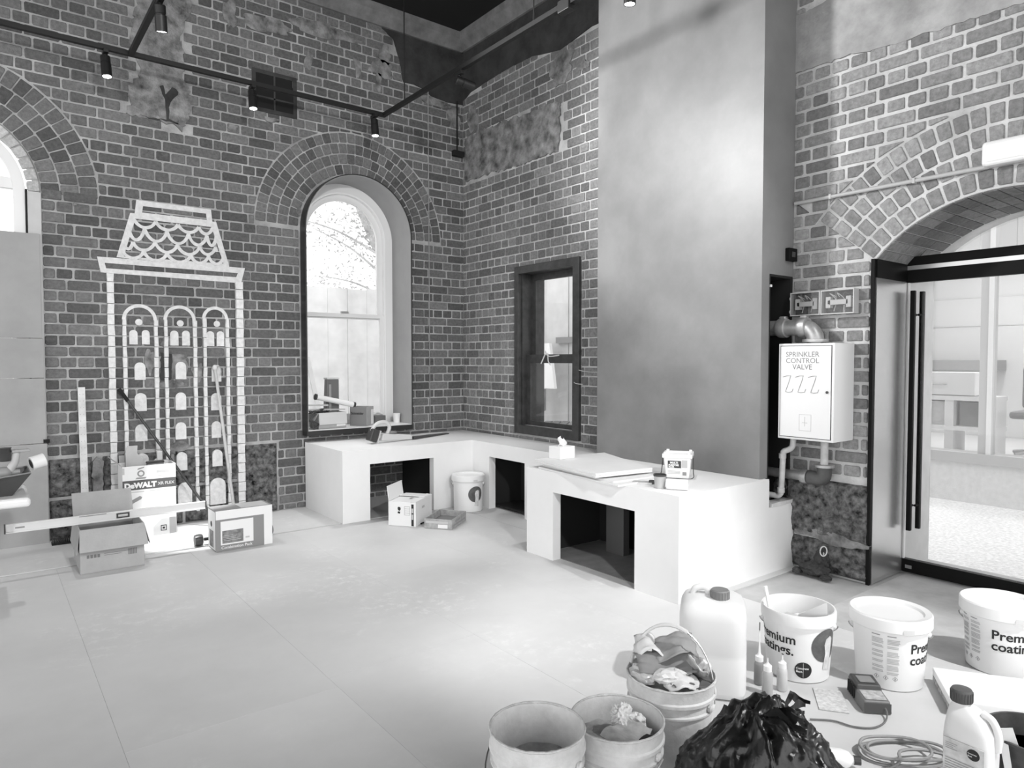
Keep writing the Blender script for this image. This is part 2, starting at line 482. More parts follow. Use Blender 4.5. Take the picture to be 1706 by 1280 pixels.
PATCH1 = [(-2.74, 4.92), (-2.772, 4.464), (-2.774, 4.363), (-2.862, 4.137), (-2.827, 3.947), (-2.853, 3.791), (-2.798, 3.704), (-2.796, 3.553), (-2.836, 3.393), (-2.874, 3.345), (-2.92, 3.386), (-3.079, 3.392), (-3.212, 3.388), (-3.276, 3.408), (-3.253, 3.499), (-3.264, 3.593), (-3.184, 3.708), (-3.173, 3.832), (-3.215, 3.941), (-3.253, 3.978), (-3.229, 4.128), (-3.173, 4.337), (-3.15, 4.92)]
DARKP_A = [(-1.05, 4.92), (-.98, 4.746), (-.852, 4.681), (-.785, 4.488), (-.751, 4.314), (-.737, 4.274), (-.61, 4.281), (-.48, 4.256), (-.407, 4.211), (-.2, 4.19), (0, 4.206), (0, 4.92)]
PATCH_B = [(-.04, 3.83), (-.3, 3.84), (-.7, 3.83), (-1.1, 3.80), (-1.613, 3.775), (-1.60, 3.5), (-1.585, 3.335), (-1.2, 3.335), (-.8, 3.34), (-.4, 3.36), (-.05, 3.355)]
DARKP_B = [(0, 4.92), (0, 4.24), (-.15, 4.30), (-.5, 4.32), (-.9, 4.33), (-1.2, 4.32), (-1.6, 4.24), (-2.0, 4.30), (-2.45, 4.28), (-2.45, 4.92)]
PATCH_C = [(-3.8, 3.70), (-3.8, 3.335), (-4.2, 3.325), (-4.5, 3.30), (-5.1, 3.285), (-6.2, 3.27), (-6.2, 4.3), (-5.0, 4.2), (-4.5, 3.80), (-4.2, 3.74)]
VENT = [(-2.274, 4.03), (-2.274, 3.655), (-1.865, 3.655), (-1.865, 4.03)]
lay(wall_A, 'A', toA, -4.9, 0, 4.9, -3.715, [(W1C, W1S, .985, W1S), (W2C, W2S, .97, W2S)],
    [(W1C - W1R - .012, W1C + W1R + .012, .70, W1S), (-5.6, -3.862, 0, W2S), (-3.862, -2.08, 0, .645)], [PATCH1, DARKP_A, VENT],
    frame=lambda m: not (m[0] > -1.83 and m[1] < .63))
lay(wall_B, 'B', toB, -2.45, 0, 4.9, -.06, [], [(-1.885, -.95, .675, 2.33)], [PATCH_B, DARKP_B], frame=lambda m: m[0] > -2.35 and m[1] > .63)
lay(wall_C, 'C', toC, -6.0, -2.4, 4.9, -3.9, [(DC, DZ, 1.345, 2.03)], [(DC - DW - .02, DC + DW + .02, 0, 2.03), (-4.38, -3.7, 0, .625)], [PATCH_C],
    joint=.0155, frame=lambda m: m[0] < -3.84, skew=DA)
mA = BRICK_ONE['A']
rings(wall_A, 'A', toA, W1C, W1S, [.582, .683, .784, .885, .985], .02, PI - .02, [mA] * 4)
rings(wall_A, 'A', toA, W2C, W2S, [.50, .588, .715, .842, .97], .0, PI, [PALE_BRICK, mA, mA, mA], keep=lambda u, v: u > -4.75)
rings(wall_C, 'C', toC, DC, DZ, [.884, 1.0, 1.115, 1.23, 1.345], DA - .01, PI - DA + .01, [BRICK_ONE['C']] * 4, jt=.0078)
# soffit bricks under the doorway arch
for row in range(3):
    n = 21
    for k in range(n):
        a0 = DA + (PI - 2 * DA) * k / n + .005; a1 = DA + (PI - 2 * DA) * (k + 1) / n - .005
        x0, x1 = WC + .02 + row * .235 + .005, WC + .02 + (row + 1) * .235 - .005
        vs = []
        for r in (DR - .007, DR + .03):
            for (x, a) in ((x0, a0), (x1, a0), (x1, a1), (x0, a1)): vs.append((x, DC + r * math.cos(a), DZ + r * math.sin(a)))
        MB().add(vs, [(0, 1, 2, 3), (0, 1, 5, 4), (1, 2, 6, 5), (2, 3, 7, 6), (3, 0, 4, 7)]).build('soffit_brick', BRICK_ONE['B'], wall_C)

def ragged(poly, amp, step=.03, seed=1):
    out = []; n = len(poly)
    for i in range(n):
        a, b = Vector(poly[i]), Vector(poly[(i + 1) % n]); L = (b - a).length; k = max(1, int(L / step))
        for j in range(k):
            p = a + (b - a) * j / k
            out.append((p.x + (vnoise(p.x * 40, p.y * 40, seed)) * amp, p.y + vnoise(p.x * 40, p.y * 40, seed + 9) * amp))
    return out
MB().prism([ragged(PATCH1, .05, seed=2)], toA, -.012, .02).build('old_render_patch', CONCRETE, wall_A)
MB().prism([DARKP_A], toA, -.006, .02).build('concrete_band', DARKCON, wall_A)
MB().prism([ragged(PATCH_B, .05, seed=5)], toB, -.012, .02).build('old_render_patch', CONCRETE, wall_B)
MB().prism([DARKP_B], toB, -.006, .02).build('concrete_band', DARKCON, wall_B)
MB().prism([ragged(PATCH_C, .02, seed=6)], toC, -.008, .02).build('old_render_patch', PLASTER_C, wall_C)
# small plaster scabs on the upper brickwork and around the mural
for (u, v, a, b, to3, wl, s) in ((-2.1, 4.45, .30, .10, toA, wall_A, 1), (-1.6, 4.55, .45, .09, toA, wall_A, 2), (-1.25, 4.30, .05, .16, toA, wall_A, 3), (-1.0, 4.35, .16, .13, toA, wall_A, 4),
                         (-.95, 4.5, .10, .12, toA, wall_A, 14), (-2.45, 4.45, .07, .18, toA, wall_A, 15), (-1.75, 4.22, .05, .13, toA, wall_A, 16), (-1.02, 4.22, .04, .12, toA, wall_A, 17),
                         (-.35, 4.16, .22, .05, toA, wall_A, 18), (-.12, 4.05, .10, .14, toA, wall_A, 19),
                         (-2.1, 3.6, .08, .03, toA, wall_A, 20), (-2.45, 3.46, .06, .04, toA, wall_A, 21),
                         (-3.0, 1.2, .15, .05, toA, wall_A, 5), (-2.78, 1.32, .05, .13, toA, wall_A, 6), (-3.14, 1.40, .05, .14, toA, wall_A, 7), (-3.0, 1.56, .07, .05, toA, wall_A, 8),
                         (-2.95, .66, .12, .07, toA, wall_A, 9), (-1.86, 2.80, .03, .05, toA, wall_A, 10), (-3.64, 2.625, .018, .02, toA, wall_A, 13),
                         (-.2, 4.0, .12, .2, toB, wall_B, 11), (-1.6, 4.08, .22, .2, toB, wall_B, 12), (-1.9, 4.0, .1, .06, toB, wall_B, 23), (-2.2, 2.95, .07, .1, toB, wall_B, 24), (-2.2, 3.35, .06, .22, toB, wall_B, 25)):
    pl = []
    for i in range(26):
        t = 2 * PI * i / 26; k = .75 + .6 * vnoise(math.cos(t) * 2.5 + s * 7, math.sin(t) * 2.5, s)
        pl.append((u + a * k * math.cos(t), v + b * k * math.sin(t)))
    MB().prism([pl], to3, -.009, .015).build('plaster_scab', CONCRETE, wl)
MB().prism([ragged([(-3.03, 3.68), (-2.99, 3.58), (-2.985, 3.42), (-3.2, 3.40), (-2.87, 3.40), (-2.955, 3.42), (-2.95, 3.56), (-2.88, 3.66), (-2.93, 3.70), (-2.98, 3.62), (-3.0, 3.70)], .02, seed=8)], toA, -.0135, .0).build('damp_stain', DARKCON, wall_A)
# dark hole in the brickwork behind the mural
MB().prism([ragged([(-3.06, 1.24), (-2.98, 1.24), (-2.97, 1.46), (-3.05, 1.47)], .02)], toA, -.0105, .01).build('dark_chase', DARKCON, wall_A)
MB().prism([ragged([(-2.98, 1.24), (-2.86, 1.25), (-2.85, 1.44), (-2.98, 1.47)], .03, seed=4)], toA, -.0100, .01).build('rough_infill', CONCRETE, wall_A)

# bluestone base blocks
def stone(wall, to3, u0, u1, z0, z1, seed, depth=.03):
    def f(s, t):
        u, v = u0 + (u1 - u0) * s, z0 + (z1 - z0) * t
        e = min(s * (u1 - u0), (1 - s) * (u1 - u0), t * (z1 - z0), (1 - t) * (z1 - z0))
        k = sstep(0, .03, e)
        w = -.004 - k * (depth * .5 + depth * vnoise(u * 9, v * 9, seed) + depth * .7 * vnoise(u * 30, v * 30, seed) + depth * .3 * vnoise(u * 75, v * 75, seed))
        return to3(u, v, w if k > 0 else .02)
    MB().grid(int((u1 - u0) / .013), int((z1 - z0) / .013), f).build('stone_block', STONE, wall, smooth=60)
for i, (a, b, c, d) in enumerate(((-3.86, -3.56, .33, .64), (-3.86, -3.45, 0, .32), (-3.50, -2.98, .33, .64), (-3.44, -2.9, 0, .32), (-2.97, -2.40, .33, .64), (-2.89, -2.40, 0, .32), (-2.39, -2.085, 0, .64))):
    stone(wall_A, toA, a, b, c, d, 20 + i)
stone(wall_C, toC, -4.375, -3.70, .235, .62, 40, .04); stone(wall_C, toC, -4.375, -3.70, 0, .225, 41, .035)
MB().prism([ragged([(-3.57, .3), (-3.50, .3), (-3.485, .6), (-3.53, .63), (-3.56, .6)], .03)], toA, -.03, .01).build('lime_joint', CONCRETE, wall_A)
MB().prism([ragged([(-4.375, .225), (-4.2, .20), (-3.9, .24), (-3.9, .27), (-4.1, .29), (-4.375, .245)], .025, seed=3)], toC, -.028, .01).build('lime_joint', CONCRETE, wall_C)

# iron grille in the brickwork
vent = MB(); vent.prism([VENT, [(-2.24, 3.69), (-1.90, 3.69), (-1.90, 3.995), (-2.24, 3.995)]], toA, -.01, .05)
vg = vent.build('vent_frame', DARKCON, wall_A)
MB().box((-2.24, -.001, 3.69), (-1.90, .005, 3.995)).build('vent_recess', BLACKM, vg)
for zz in (3.79, 3.89): MB().box((-2.24, -.009, zz - .007), (-1.90, .004, zz + .007)).build('vent_bar', DARKCON, vg)
MB().box((-2.08, -.009, 3.69), (-2.065, .004, 3.995)).build('vent_bar', DARKCON, vg)

# ceiling, cornices
ceil = MB(); ceil.box((-9.5, -11, 4.93), (.1, .1, 5.08)); ceil = struct(ceil.build('ceiling', CEIL), 'black painted ceiling')
cn = MB()
sec = [(0, 4.76), (.03, 4.76), (.05, 4.80), (.10, 4.86), (.11, 4.93), (0, 4.93)]
cn.prism([sec], lambda a, b, w: Vector((w, -a, b)), -6.6, -.0); struct(cn.build('trim_1', CORNICE), 'grey cornice above the arched window wall')
cn = MB(); cn.prism([sec], lambda a, b, w: Vector((-a, w, b)), -2.34, -.0); struct(cn.build('trim_2', CORNICE), 'grey cornice above the sash window wall')

# floor: concrete slab with pale boards laid on it, each a piece
fl = MB(); fl.box((-9.5, -11, -.14), (.128, .46, -.006)); floor = struct(fl.build('floor', SLABM), 'concrete floor covered with pale protection boards')
MB().box((.128, -7.6, -.14), (1.02, -2.3, -.006)).build('threshold_slab', SLABM, floor)
xs = [-9.4, -8.6, -7.8, -7.0, -6.2, -5.4, -4.68, -3.88, -3.07, -2.285, -1.5, -.72]
for i in range(len(xs) - 1):
    ys = [-.86]; st = {7: -3.6, 8: -3.5, 9: -2.35, 10: -3.1}.get(i, -1.6 - (i * .77) % 1.6)
    y = st
    while y > -10.9: ys.append(y); y -= 2.42
    ys.append(-10.9)
    for j in range(len(ys) - 1):
        g = .0004
        MB().box((xs[i] + g, ys[j] - g, -.006), (xs[i + 1] - g, ys[j + 1] + g, rnd.uniform(-.0005, 0))).build('floor_sheet', SHEET, floor)
MB().box((-.72 + .003, -3.92, -.006), (.11, -.86, 0)).build('floor_sheet', SHEET, floor)
for (a, b) in ((-6.6, -4.9), (-4.895, -2.62), (-2.615, -.2)):
    MB().box((a, -.83, -.006), (b, -.0, .001)).build('floor_sheet', SHEET, floor)
MB().box((-.715, -5.3, -.006), (.55, -4.42, -.002)).build('threshold_mat', mat('door_mat_board', .5, .8, var=.15, vs=5), floor)

# wall pier (dark polished) with service recess low on its right side
pier = MB()
pier.prism([[(-.26, -3.838), (-.172, -3.838), (-.172, -3.30), (.115, -3.30), (.115, -2.35), (-.26, -2.35)]], lambda a, b, w: Vector((a, b, w)), .627, 1.97)
pier.prism([[(-.26, -3.838), (.115, -3.838), (.115, -2.35), (-.26, -2.35)]], lambda a, b, w: Vector((a, b, w)), 1.97, 4.93)
pier = struct(pier.build('wall_pier', STEELC), 'tall dark polished plaster pier above the white bench')
MB().box((-.1715, -3.836, .45), (-.155, -3.31, 1.969)).build('recess_lining', BLACKM, pier)
MB().box((-.155, -3.312, .45), (.114, -3.296, 1.969)).build('recess_lining', BLACKM, pier)
MB().box((-.155, -3.836, 1.955), (.114, -3.31, 1.9695)).build('recess_lining', BLACKM, pier)
MB().box((-.166, -3.845, 1.885), (-.15, -3.837, 1.90)).build('lining_clip', WFRAME, pier)
MB().box((.09, -3.836, .45), (.114, -3.31, 1.955)).build('recess_lining', BLACKM, pier)

# ------------------------------------------------------------------ windows and door
def arch_ring(c, zs, r0, r1, zb, n=40, bottom=0):
    o = [(c - r1, zb), (c + r1, zb)] + arcpts(c, zs, r1, 0, PI, n)
    i = [(c - r0, zb + bottom), (c + r0, zb + bottom)] + arcpts(c, zs, r0, 0, PI, n)
    return [o, i]
w1 = MB(); w1.prism(arch_ring(W1C, W1S, .555, .565, .69, bottom=.045), toA, -.12, .36)
w1 = struct(w1.build('window_1', mat('black_steel_liner', .02, .35, spec=.6), smooth=30), 'arched white sash window in a black steel surround')
MB().prism(arch_ring(W1C, W1S, .549, .5555, .735), toA, -.116, .30).build('reveal_lining', GREYPL, w1, smooth=30)
MB().box((W1C - .55, -.11, .735), (W1C + .55, .46, .742)).build('sill_board', WFRAME, w1)
MB().prism(arch_ring(W1C, W1S, .463, .55, .735, bottom=.05), toA, .28, .36).build('window_frame', WFRAME, w1, smooth=30)
MB().prism(arch_ring(W1C, W1S, .447, .463, .78), toA, .27, .34).build('staff_bead', mat('bright_bead', .85, .3), w1, smooth=30)
up = [[(W1C - .447, 1.83), (W1C + .447, 1.83)] + arcpts(W1C, W1S, .447, 0, PI, 40), [(W1C - .385, 1.885), (W1C + .385, 1.885)] + arcpts(W1C, W1S, .385, 0, PI, 40)]
us = MB().prism(up, toA, .315, .345).build('upper_sash', WFRAME, w1, smooth=30)
MB().prism([up[1]], toA, .328, .332).build('pane', GLASS, us)
ls = MB().prism([[(W1C - .447, .785), (W1C + .447, .785), (W1C + .447, 1.885), (W1C - .447, 1.885)], [(W1C - .40, .85), (W1C + .40, .85), (W1C + .40, 1.845), (W1C - .40, 1.845)]], toA, .283, .313).build('lower_sash', WFRAME, w1)
MB().box((W1C - .40, .296, .85), (W1C + .40, .30, 1.845)).build('pane', GLASS, ls)
MB().box((W1C - .04, .27, 1.885), (W1C + .04, .30, 1.905)).build('sash_lock', STEEL, us)

w2 = MB(); w2.prism(arch_ring(W2C, W2S, .42, .495, .30, bottom=.06), toA, .05, .13); w2 = struct(w2.build('window_2', WFRAME, smooth=30), 'arched white window at the left edge, boarded below')
MB().box((W2C - .42, .06, 2.70), (W2C + .42, .12, 2.78)).build('transom', WFRAME, w2)
MB().prism([[(W2C - .42, .36), (W2C + .42, .36)] + arcpts(W2C, W2S, .42, 0, PI, 30)], toA, .09, .094).build('pane', GLASS, w2)
for sx in (-1, 1):
    MB().box((W2C + sx * .505, -.008, .3), (W2C + sx * .588, .10, W2S)).build('jamb_board', mat('pale_jamb', .55, .7, var=.06), w2)
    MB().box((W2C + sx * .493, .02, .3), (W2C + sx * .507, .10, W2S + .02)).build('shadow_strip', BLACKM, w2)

w3 = MB(); w3.prism([[(-1.885, .675), (-.95, .675), (-.95, 2.33), (-1.885, 2.33)], [(-1.80, .76), (-1.015, .76), (-1.015, 2.255), (-1.80, 2.255)]], toB, -.03, .015)
w3 = struct(w3.build('window_3', DKTIM, bevel=.004), 'dark timber sash window beside the pier')
MB().prism([[(-1.85, .705), (-.98, .705), (-.98, 2.305), (-1.85, 2.305)], [(-1.815, .745), (-1.03, .745), (-1.03, 2.26), (-1.815, 2.26)]], toB, .015, .30).build('window_frame', DKTIM, w3)
us = MB().prism([[(-1.815, 1.38), (-1.03, 1.38), (-1.03, 2.26), (-1.815, 2.26)], [(-1.765, 1.44), (-1.085, 1.44), (-1.085, 2.195), (-1.765, 2.195)]], toB, .14, .18).build('upper_sash', DKTIM, w3)
MB().box((.158, -1.765, 1.44), (.162, -1.085, 2.195)).build('pane', GLASS, us)
ls = MB().prism([[(-1.815, .745), (-1.03, .745), (-1.03, 1.46), (-1.815, 1.46)], [(-1.765, .80), (-1.085, .80), (-1.085, 1.375), (-1.765, 1.375)]], toB, .07, .11).build('lower_sash', DKTIM, w3)
MB().box((.088, -1.765, .80), (.092, -1.085, 1.375)).build('pane', GLASS, ls)
MB().box((.02, -1.81, .745), (.069, -1.035, .757)).build('inner_sill', WFRAME, w3)

d1 = MB(); d1.box((.10, DC + DW - .007, -.005), (.126, DC + DW + .014, 2.03)); d1.box((.10, DC - DW - .014, -.005), (.126, DC - DW + .007, 2.03))
d1 = struct(d1.build('door_1', BLACK), 'glass entrance door with black rails under the brick arch')
JAMB = mat('satin_steel_jamb', .55, .24, .8, var=.05, vs=3)
MB().box((.126, DC + DW - .012, 0), (.56, DC + DW - .003, 1.915)).build('jamb_panel', JAMB, d1)
MB().box((.126, DC - DW + .003, 0), (.56, DC - DW + .012, 1.915)).build('jamb_panel', JAMB, d1)
MB().box((.126, DC + DW - .014, 1.915), (.56, DC + DW - .003, 2.03)).build('jamb_head', BLACK, d1)
MB().box((.126, DC - DW + .003, 1.915), (.56, DC - DW + .014, 2.03)).build('jamb_head', BLACK, d1)
RY = DC + DW
MB().box((.60, RY - .004, -.01), (.99, RY - .0, 2.03)).build('outer_reveal', mat('grey_render', .55, .8, var=.1), d1)
MB().box((.60, DC - DW, -.01), (.99, DC - DW + .004, 2.03)).build('outer_reveal', MATS['grey_render'], d1)
MB().box((.55, DC - DW, 2.02), (.63, RY, 2.078)).build('transom', BLACK, d1)
MB().box((.55, DC - DW, 1.993), (.63, RY, 2.02)).build('head_gap_trim', mat('satin_aluminium', .55, .3, .8), d1)
MB().prism([[(DC - DW, 2.078), (DC + DW, 2.078)] + arcpts(DC, DZ, DR - .012, DA + .07, PI - DA - .07, 20)], lambda a, b, w: Vector((w, a, b)), .588, .592).build('fanlight_pane', GLASS2, d1)
leaf = MB(); leaf.box((.565, DC - DW + .01, .09), (.577, RY - .016, 1.912)); leaf = leaf.build('door_leaf', GLASS2, d1)
MB().box((.555, DC - DW + .008, 1.912), (.60, RY - .008, 1.993)).build('top_rail', BLACK, leaf)
MB().box((.553, DC - DW + .008, .004), (.60, RY - .008, .088)).build('bottom_rail', BLACK, leaf)
MB().box((.560, RY - .022, .09), (.582, RY - .015, 1.912)).build('edge_strip', WFRAME, leaf)
MB().box((.5515, RY - .075, .03), (.553, RY - .035, .052)).build('floor_lock', STEEL, leaf)
for xx, yy in ((.52, -4.438), (.625, -4.452)):
    h = MB().box((xx - .013, yy - .014, .29), (xx + .013, yy + .014, 1.855)).build('pull_handle', BLACK, leaf, bevel=.003)
    for zz in (.45, 1.70): MB().cyl((xx, yy, zz), (.571, yy, zz), .008, n=10).build('handle_post', BLACK, h)
# ------------------------------------------------------------------ built-in white bench
HB = .6264
bench = thing('built_in_bench', 'white plastered L-shaped bench with dark openings along the brick walls', 'bench')
DARKIN = mat('painted_hollow_shade', .02, .8)  # black panels added inside the bench, standing in for shade in its openings
def shellA(u, v, w): return Vector((u, w, v))
b = MB(); b.prism([[(-1.832, 0), (-1.575, 0), (-1.575, .493), (-.925, .493), (-.925, 0), (-.482, 0), (-.482, HB), (-1.832, HB)]], shellA, -.8735, -.80)
b.box((-1.832, -.80, 0), (-1.77, -.03, HB))
b.prism([[(-1.77, -.80), (-.41, -.80), (-.41, -2.49), (-.025, -2.49), (-.025, -.03), (-1.77, -.03)]], lambda a, c, w: Vector((a, c, w)), HB - .05, HB)
b.build('window_run', WHITE, bench)
b = MB(); b.prism([[(-.872, 0), (-1.147, 0), (-1.147, .495), (-1.678, .495), (-1.678, 0), (-2.49, 0), (-2.49, HB), (-.80, HB), (-.80, HB - .05), (-.872, HB - .05)]], toB, -.4819, -.41)
b.build('corner_run', WHITE, bench)
b = MB(); b.prism([[(-2.49, 0), (-2.778, 0), (-2.778, .483), (-3.534, .483), (-3.534, 0), (-3.8695, 0), (-3.8695, HB), (-2.49, HB)]], toB, -1.1175, -1.045)
b.prism([[(-1.045, 0), (.112, 0), (.112, .437), (-.195, .437), (-.195, HB), (-1.045, HB)]], shellA, -3.8695, -3.80)
b.prism([[(-1.045, -3.80), (-.175, -3.80), (-.175, -3.30), (-.0, -3.30), (-.0, -2.56), (-1.045, -2.56)]], lambda a, c, w: Vector((a, c, w)), HB - .05, HB)
b.box((-1.045, -2.56, 0), (-.03, -2.49, HB))
b.build('end_block', WHITE, bench)
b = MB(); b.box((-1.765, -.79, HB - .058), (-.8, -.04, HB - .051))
b.box((-.79, -.79, .0), (-.775, -.03, HB - .06)); b.build('added_shade_panel', DARKIN, bench)
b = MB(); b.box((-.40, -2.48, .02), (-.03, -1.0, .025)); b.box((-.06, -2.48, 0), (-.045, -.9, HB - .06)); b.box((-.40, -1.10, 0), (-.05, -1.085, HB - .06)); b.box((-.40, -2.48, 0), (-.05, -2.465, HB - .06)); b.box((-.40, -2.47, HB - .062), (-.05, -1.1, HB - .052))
b.build('added_shade_panel', DARKIN, bench)
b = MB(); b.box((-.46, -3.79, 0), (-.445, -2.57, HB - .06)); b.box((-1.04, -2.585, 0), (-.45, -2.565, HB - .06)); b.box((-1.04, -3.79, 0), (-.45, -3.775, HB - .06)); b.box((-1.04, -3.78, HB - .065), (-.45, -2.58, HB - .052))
b.build('added_shade_panel', DARKIN, bench)
MB().box((-.66, -3.02, 0), (-.60, -2.85, .47)).build('inner_post', mat('dim_post', .09, .8), bench)
MB().box((-1.043, -3.77, .0005), (-.47, -2.6, .004)).build('hearth_base', mat('hearth_board', .22, .8, var=.2), bench)
MB().box((-.408, -2.46, .0005), (-.07, -1.11, .004)).build('hearth_base', MATS['hearth_board'], bench)
MB().box((-.168, -3.878, .437), (.12, -3.80, .462)).build('edge_strip', mat('raw_edge', .6, .7, var=.15, vs=20), bench, bevel=.002)
MB().box((-.205, -3.868, .43), (-.19, -3.84, .615)).build('edge_strip', MATS['raw_edge'], bench)

# ------------------------------------------------------------------ mural
mural = thing('painted_tower_mural', 'white painted tower outline with scalloped roof on the dark brick wall', 'mural', (0, 0, 0))
PY = -.0072
def flat(poly, name, holes=(), y=PY):
    return MB().prism([poly] + list(holes), toA, y - .0012, y + .0006).build(name, PAINT, mural)
def stroke(mb, pts, w, y=PY):
    pts = [Vector((a, b)) for a, b in pts]; L = []; Rr = []
    for i, p in enumerate(pts):
        t = (pts[min(i + 1, len(pts) - 1)] - pts[max(i - 1, 0)]).normalized(); n = Vector((-t.y, t.x)) * w / 2
        k = 1 + .25 * vnoise(p.x * 30, p.y * 30)
        L.append(p + n * k); Rr.append(p - n * k)
    mb.prism([[(q.x, q.y) for q in L] + [(q.x, q.y) for q in reversed(Rr)]], toA, y - .0012, y + .0006)
flat([(-3.216, 2.717), (-2.639, 2.714), (-2.63, 2.611), (-3.23, 2.605)], 'roof_cap', [[(-3.168, 2.672), (-2.681, 2.674), (-2.675, 2.62), (-3.175, 2.619)]], PY - .0007)
flat([(-3.262, 2.605), (-2.597, 2.611), (-2.489, 2.218), (-3.366, 2.236)], 'roof_outline', [[(-3.225, 2.563), (-2.637, 2.565), (-2.542, 2.255), (-3.314, 2.247)]])
flat([(-3.502, 2.23), (-2.358, 2.231), (-2.394, 2.093), (-3.479, 2.106)], 'cornice_outline', [[(-3.45, 2.184), (-2.421, 2.181), (-2.435, 2.144), (-3.44, 2.141)]], PY - .0007)
scales = [((-3.234, 2.555), (-3.16, 2.497), (-3.076, 2.557)), ((-3.076, 2.557), (-2.992, 2.497), (-2.905, 2.554)), ((-2.905, 2.554), (-2.825, 2.496), (-2.741, 2.553)), ((-2.741, 2.553), (-2.684, 2.498), (-2.630, 2.556)),
 ((-3.272, 2.459), (-3.231, 2.391), (-3.16, 2.49)), ((-3.16, 2.49), (-3.084, 2.394), (-2.992, 2.483)), ((-2.992, 2.483), (-2.914, 2.392), (-2.825, 2.482)), ((-2.825, 2.482), (-2.737, 2.396), (-2.677, 2.485)), ((-2.677, 2.485), (-2.623, 2.402), (-2.60, 2.49)),
 ((-3.310, 2.349), (-3.291, 2.311), (-3.247, 2.37)), ((-3.247, 2.37), (-3.169, 2.31), (-3.084, 2.387)), ((-3.084, 2.387), (-2.995, 2.31), (-2.914, 2.381)), ((-2.914, 2.381), (-2.809, 2.307), (-2.737, 2.385)), ((-2.737, 2.385), (-2.667, 2.321), (-2.607, 2.393)), ((-2.607, 2.393), (-2.578, 2.34), (-2.56, 2.388)),
 ((-3.325, 2.297), (-3.252, 2.238), (-3.169, 2.3)), ((-3.169, 2.3), (-3.081, 2.232), (-2.995, 2.301)), ((-2.995, 2.301), (-2.904, 2.236), (-2.809, 2.301)), ((-2.809, 2.301), (-2.726, 2.242), (-2.667, 2.31)), ((-2.667, 2.31), (-2.589, 2.246), (-2.545, 2.304))]
for si, (a, m, c) in enumerate(scales):
    pts = []
    for i in range(15):
        t = i / 14
        x = a[0] + (c[0] - a[0]) * (.5 - .5 * math.cos(PI * t)) if False else a[0] + (c[0] - a[0]) * t
        q = 4 * t * (1 - t); q = q ** .75
        z = (a[1] * (1 - t) + c[1] * t); zm = (a[1] + c[1]) / 2
        pts.append((x, z + (m[1] - zm) * q))
    mb = MB(); stroke(mb, pts, .026, PY - .0016 - .00035 * si); mb.build('roof_scale', PAINT, mural)
def vstrip(x0, x1, z0, z1, name='wall_line', lean=0):
    """painted course by course: the recessed joints stay bare"""
    mb = MB(); c = math.floor((z0 - .0545) / COURSE)
    while .0545 + c * COURSE < z1:
        a, b2 = max(z0, .0545 + c * COURSE + .0025), min(z1, .0545 + (c + 1) * COURSE - .0025)
        if b2 > a + .004:
            dx = lean * (z1 - (a + b2) / 2)
            mb.prism([[(x0 + dx + rnd.uniform(-.003, .003), a), (x1 + dx + rnd.uniform(-.003, .003), a), (x1 + dx + rnd.uniform(-.003, .003), b2), (x0 + dx + rnd.uniform(-.003, .003), b2)]], toA, -.010 if z0 > .64 else -.04, -.006)
        c += 1
    return mb.build(name, PAINT, mural)
for (x0, x1) in ((-3.439, -3.393), (-2.447, -2.388)):
    vstrip(x0, x1, .64, 2.10); vstrip(x0, x1, .06, .64)
for (a, b2, top) in ((-3.337, -3.079, 1.866), (-3.031, -2.777, 1.871), (-2.726, -2.510, 1.875)):
    r = (b2 - a) / 2; c = (a + b2) / 2; zs = top - r
    MB().prism([arcpts(c, zs, r, 0, PI, 20) + arcpts(c, zs, r - .027, PI, 0, 20)], toA, -.0085, -.006).build('arch_line', PAINT, mural)
    for (p, q) in ((a, a + .027), (b2 - .027, b2)):
        vstrip(p, q, .64, zs); vstrip(p, q, .10, .64)
for (u, v) in ((-3.215, 1.718), (-2.901, 1.719), (-2.605, 1.723)): flat(arcpts(u, v, .027, 0, 2 * PI, 18)[:-1], 'round_window')
for (a, b2, z0, z1) in [(-3.287, -3.226, 1.535, 1.653), (-3.195, -3.137, 1.536, 1.655), (-2.982, -2.917, 1.529, 1.656), (-2.889, -2.827, 1.53, 1.658), (-2.693, -2.629, 1.527, 1.658), (-2.609, -2.546, 1.528, 1.66), (-3.254, -3.173, 1.243, 1.387), (-3.257, -3.169, 0.985, 1.134), (-3.257, -3.168, 0.735, 0.875), (-3.257, -3.168, 0.485, 0.635), (-2.945, -2.862, 1.243, 1.391), (-2.949, -2.866, 0.981, 1.13), (-2.953, -2.868, 0.729, 0.875), (-2.953, -2.872, 0.465, 0.62), (-2.948, -2.838, 0.142, 0.359), (-2.656, -2.576, 1.216, 1.364), (-2.665, -2.579, 0.965, 1.116), (-2.663, -2.583, 0.721, 0.867), (-2.667, -2.584, 0.474, 0.618), (-2.691, -2.561, 0.138, 0.37)]:
    r = (b2 - a) / 2
    MB().prism([[(a, z0), (b2, z0)] + arcpts((a + b2) / 2, z1 - r, r, 0, PI, 14)], toA, (-.014 if 1.1 < z1 < 1.5 else -.010) if z1 > .64 else -.043, -.006).build('tower_door' if z1 < .45 else 'tower_window', PAINT, mural)

# ------------------------------------------------------------------ boarding over the left window
brd = thing('window_boarding', 'grey cement sheets boarding up the lower left window', 'boarding', (-4.6, -.03, 0))
SHEETG = mat('cement_sheet', .36, .8, var=.1, vs=3, bump=.1, bs=30, detail=8)
for (z0, z1, x1, y) in ((0, .768, -3.862, .0), (.771, 1.268, -3.868, .004), (1.271, 1.57, -3.870, .002), (1.573, 2.36, -3.877, .006)):
    MB().box((-5.3 + 4.6, -.014 + y, z0), (x1 + 4.6, .012 + y, z1)).build('sheet', SHEETG, brd, bevel=.002)
MB().box((-3.885 + 4.6, -.03, .775), (-3.845 + 4.6, .0, .80)).build('bracket', BLACKM, brd)

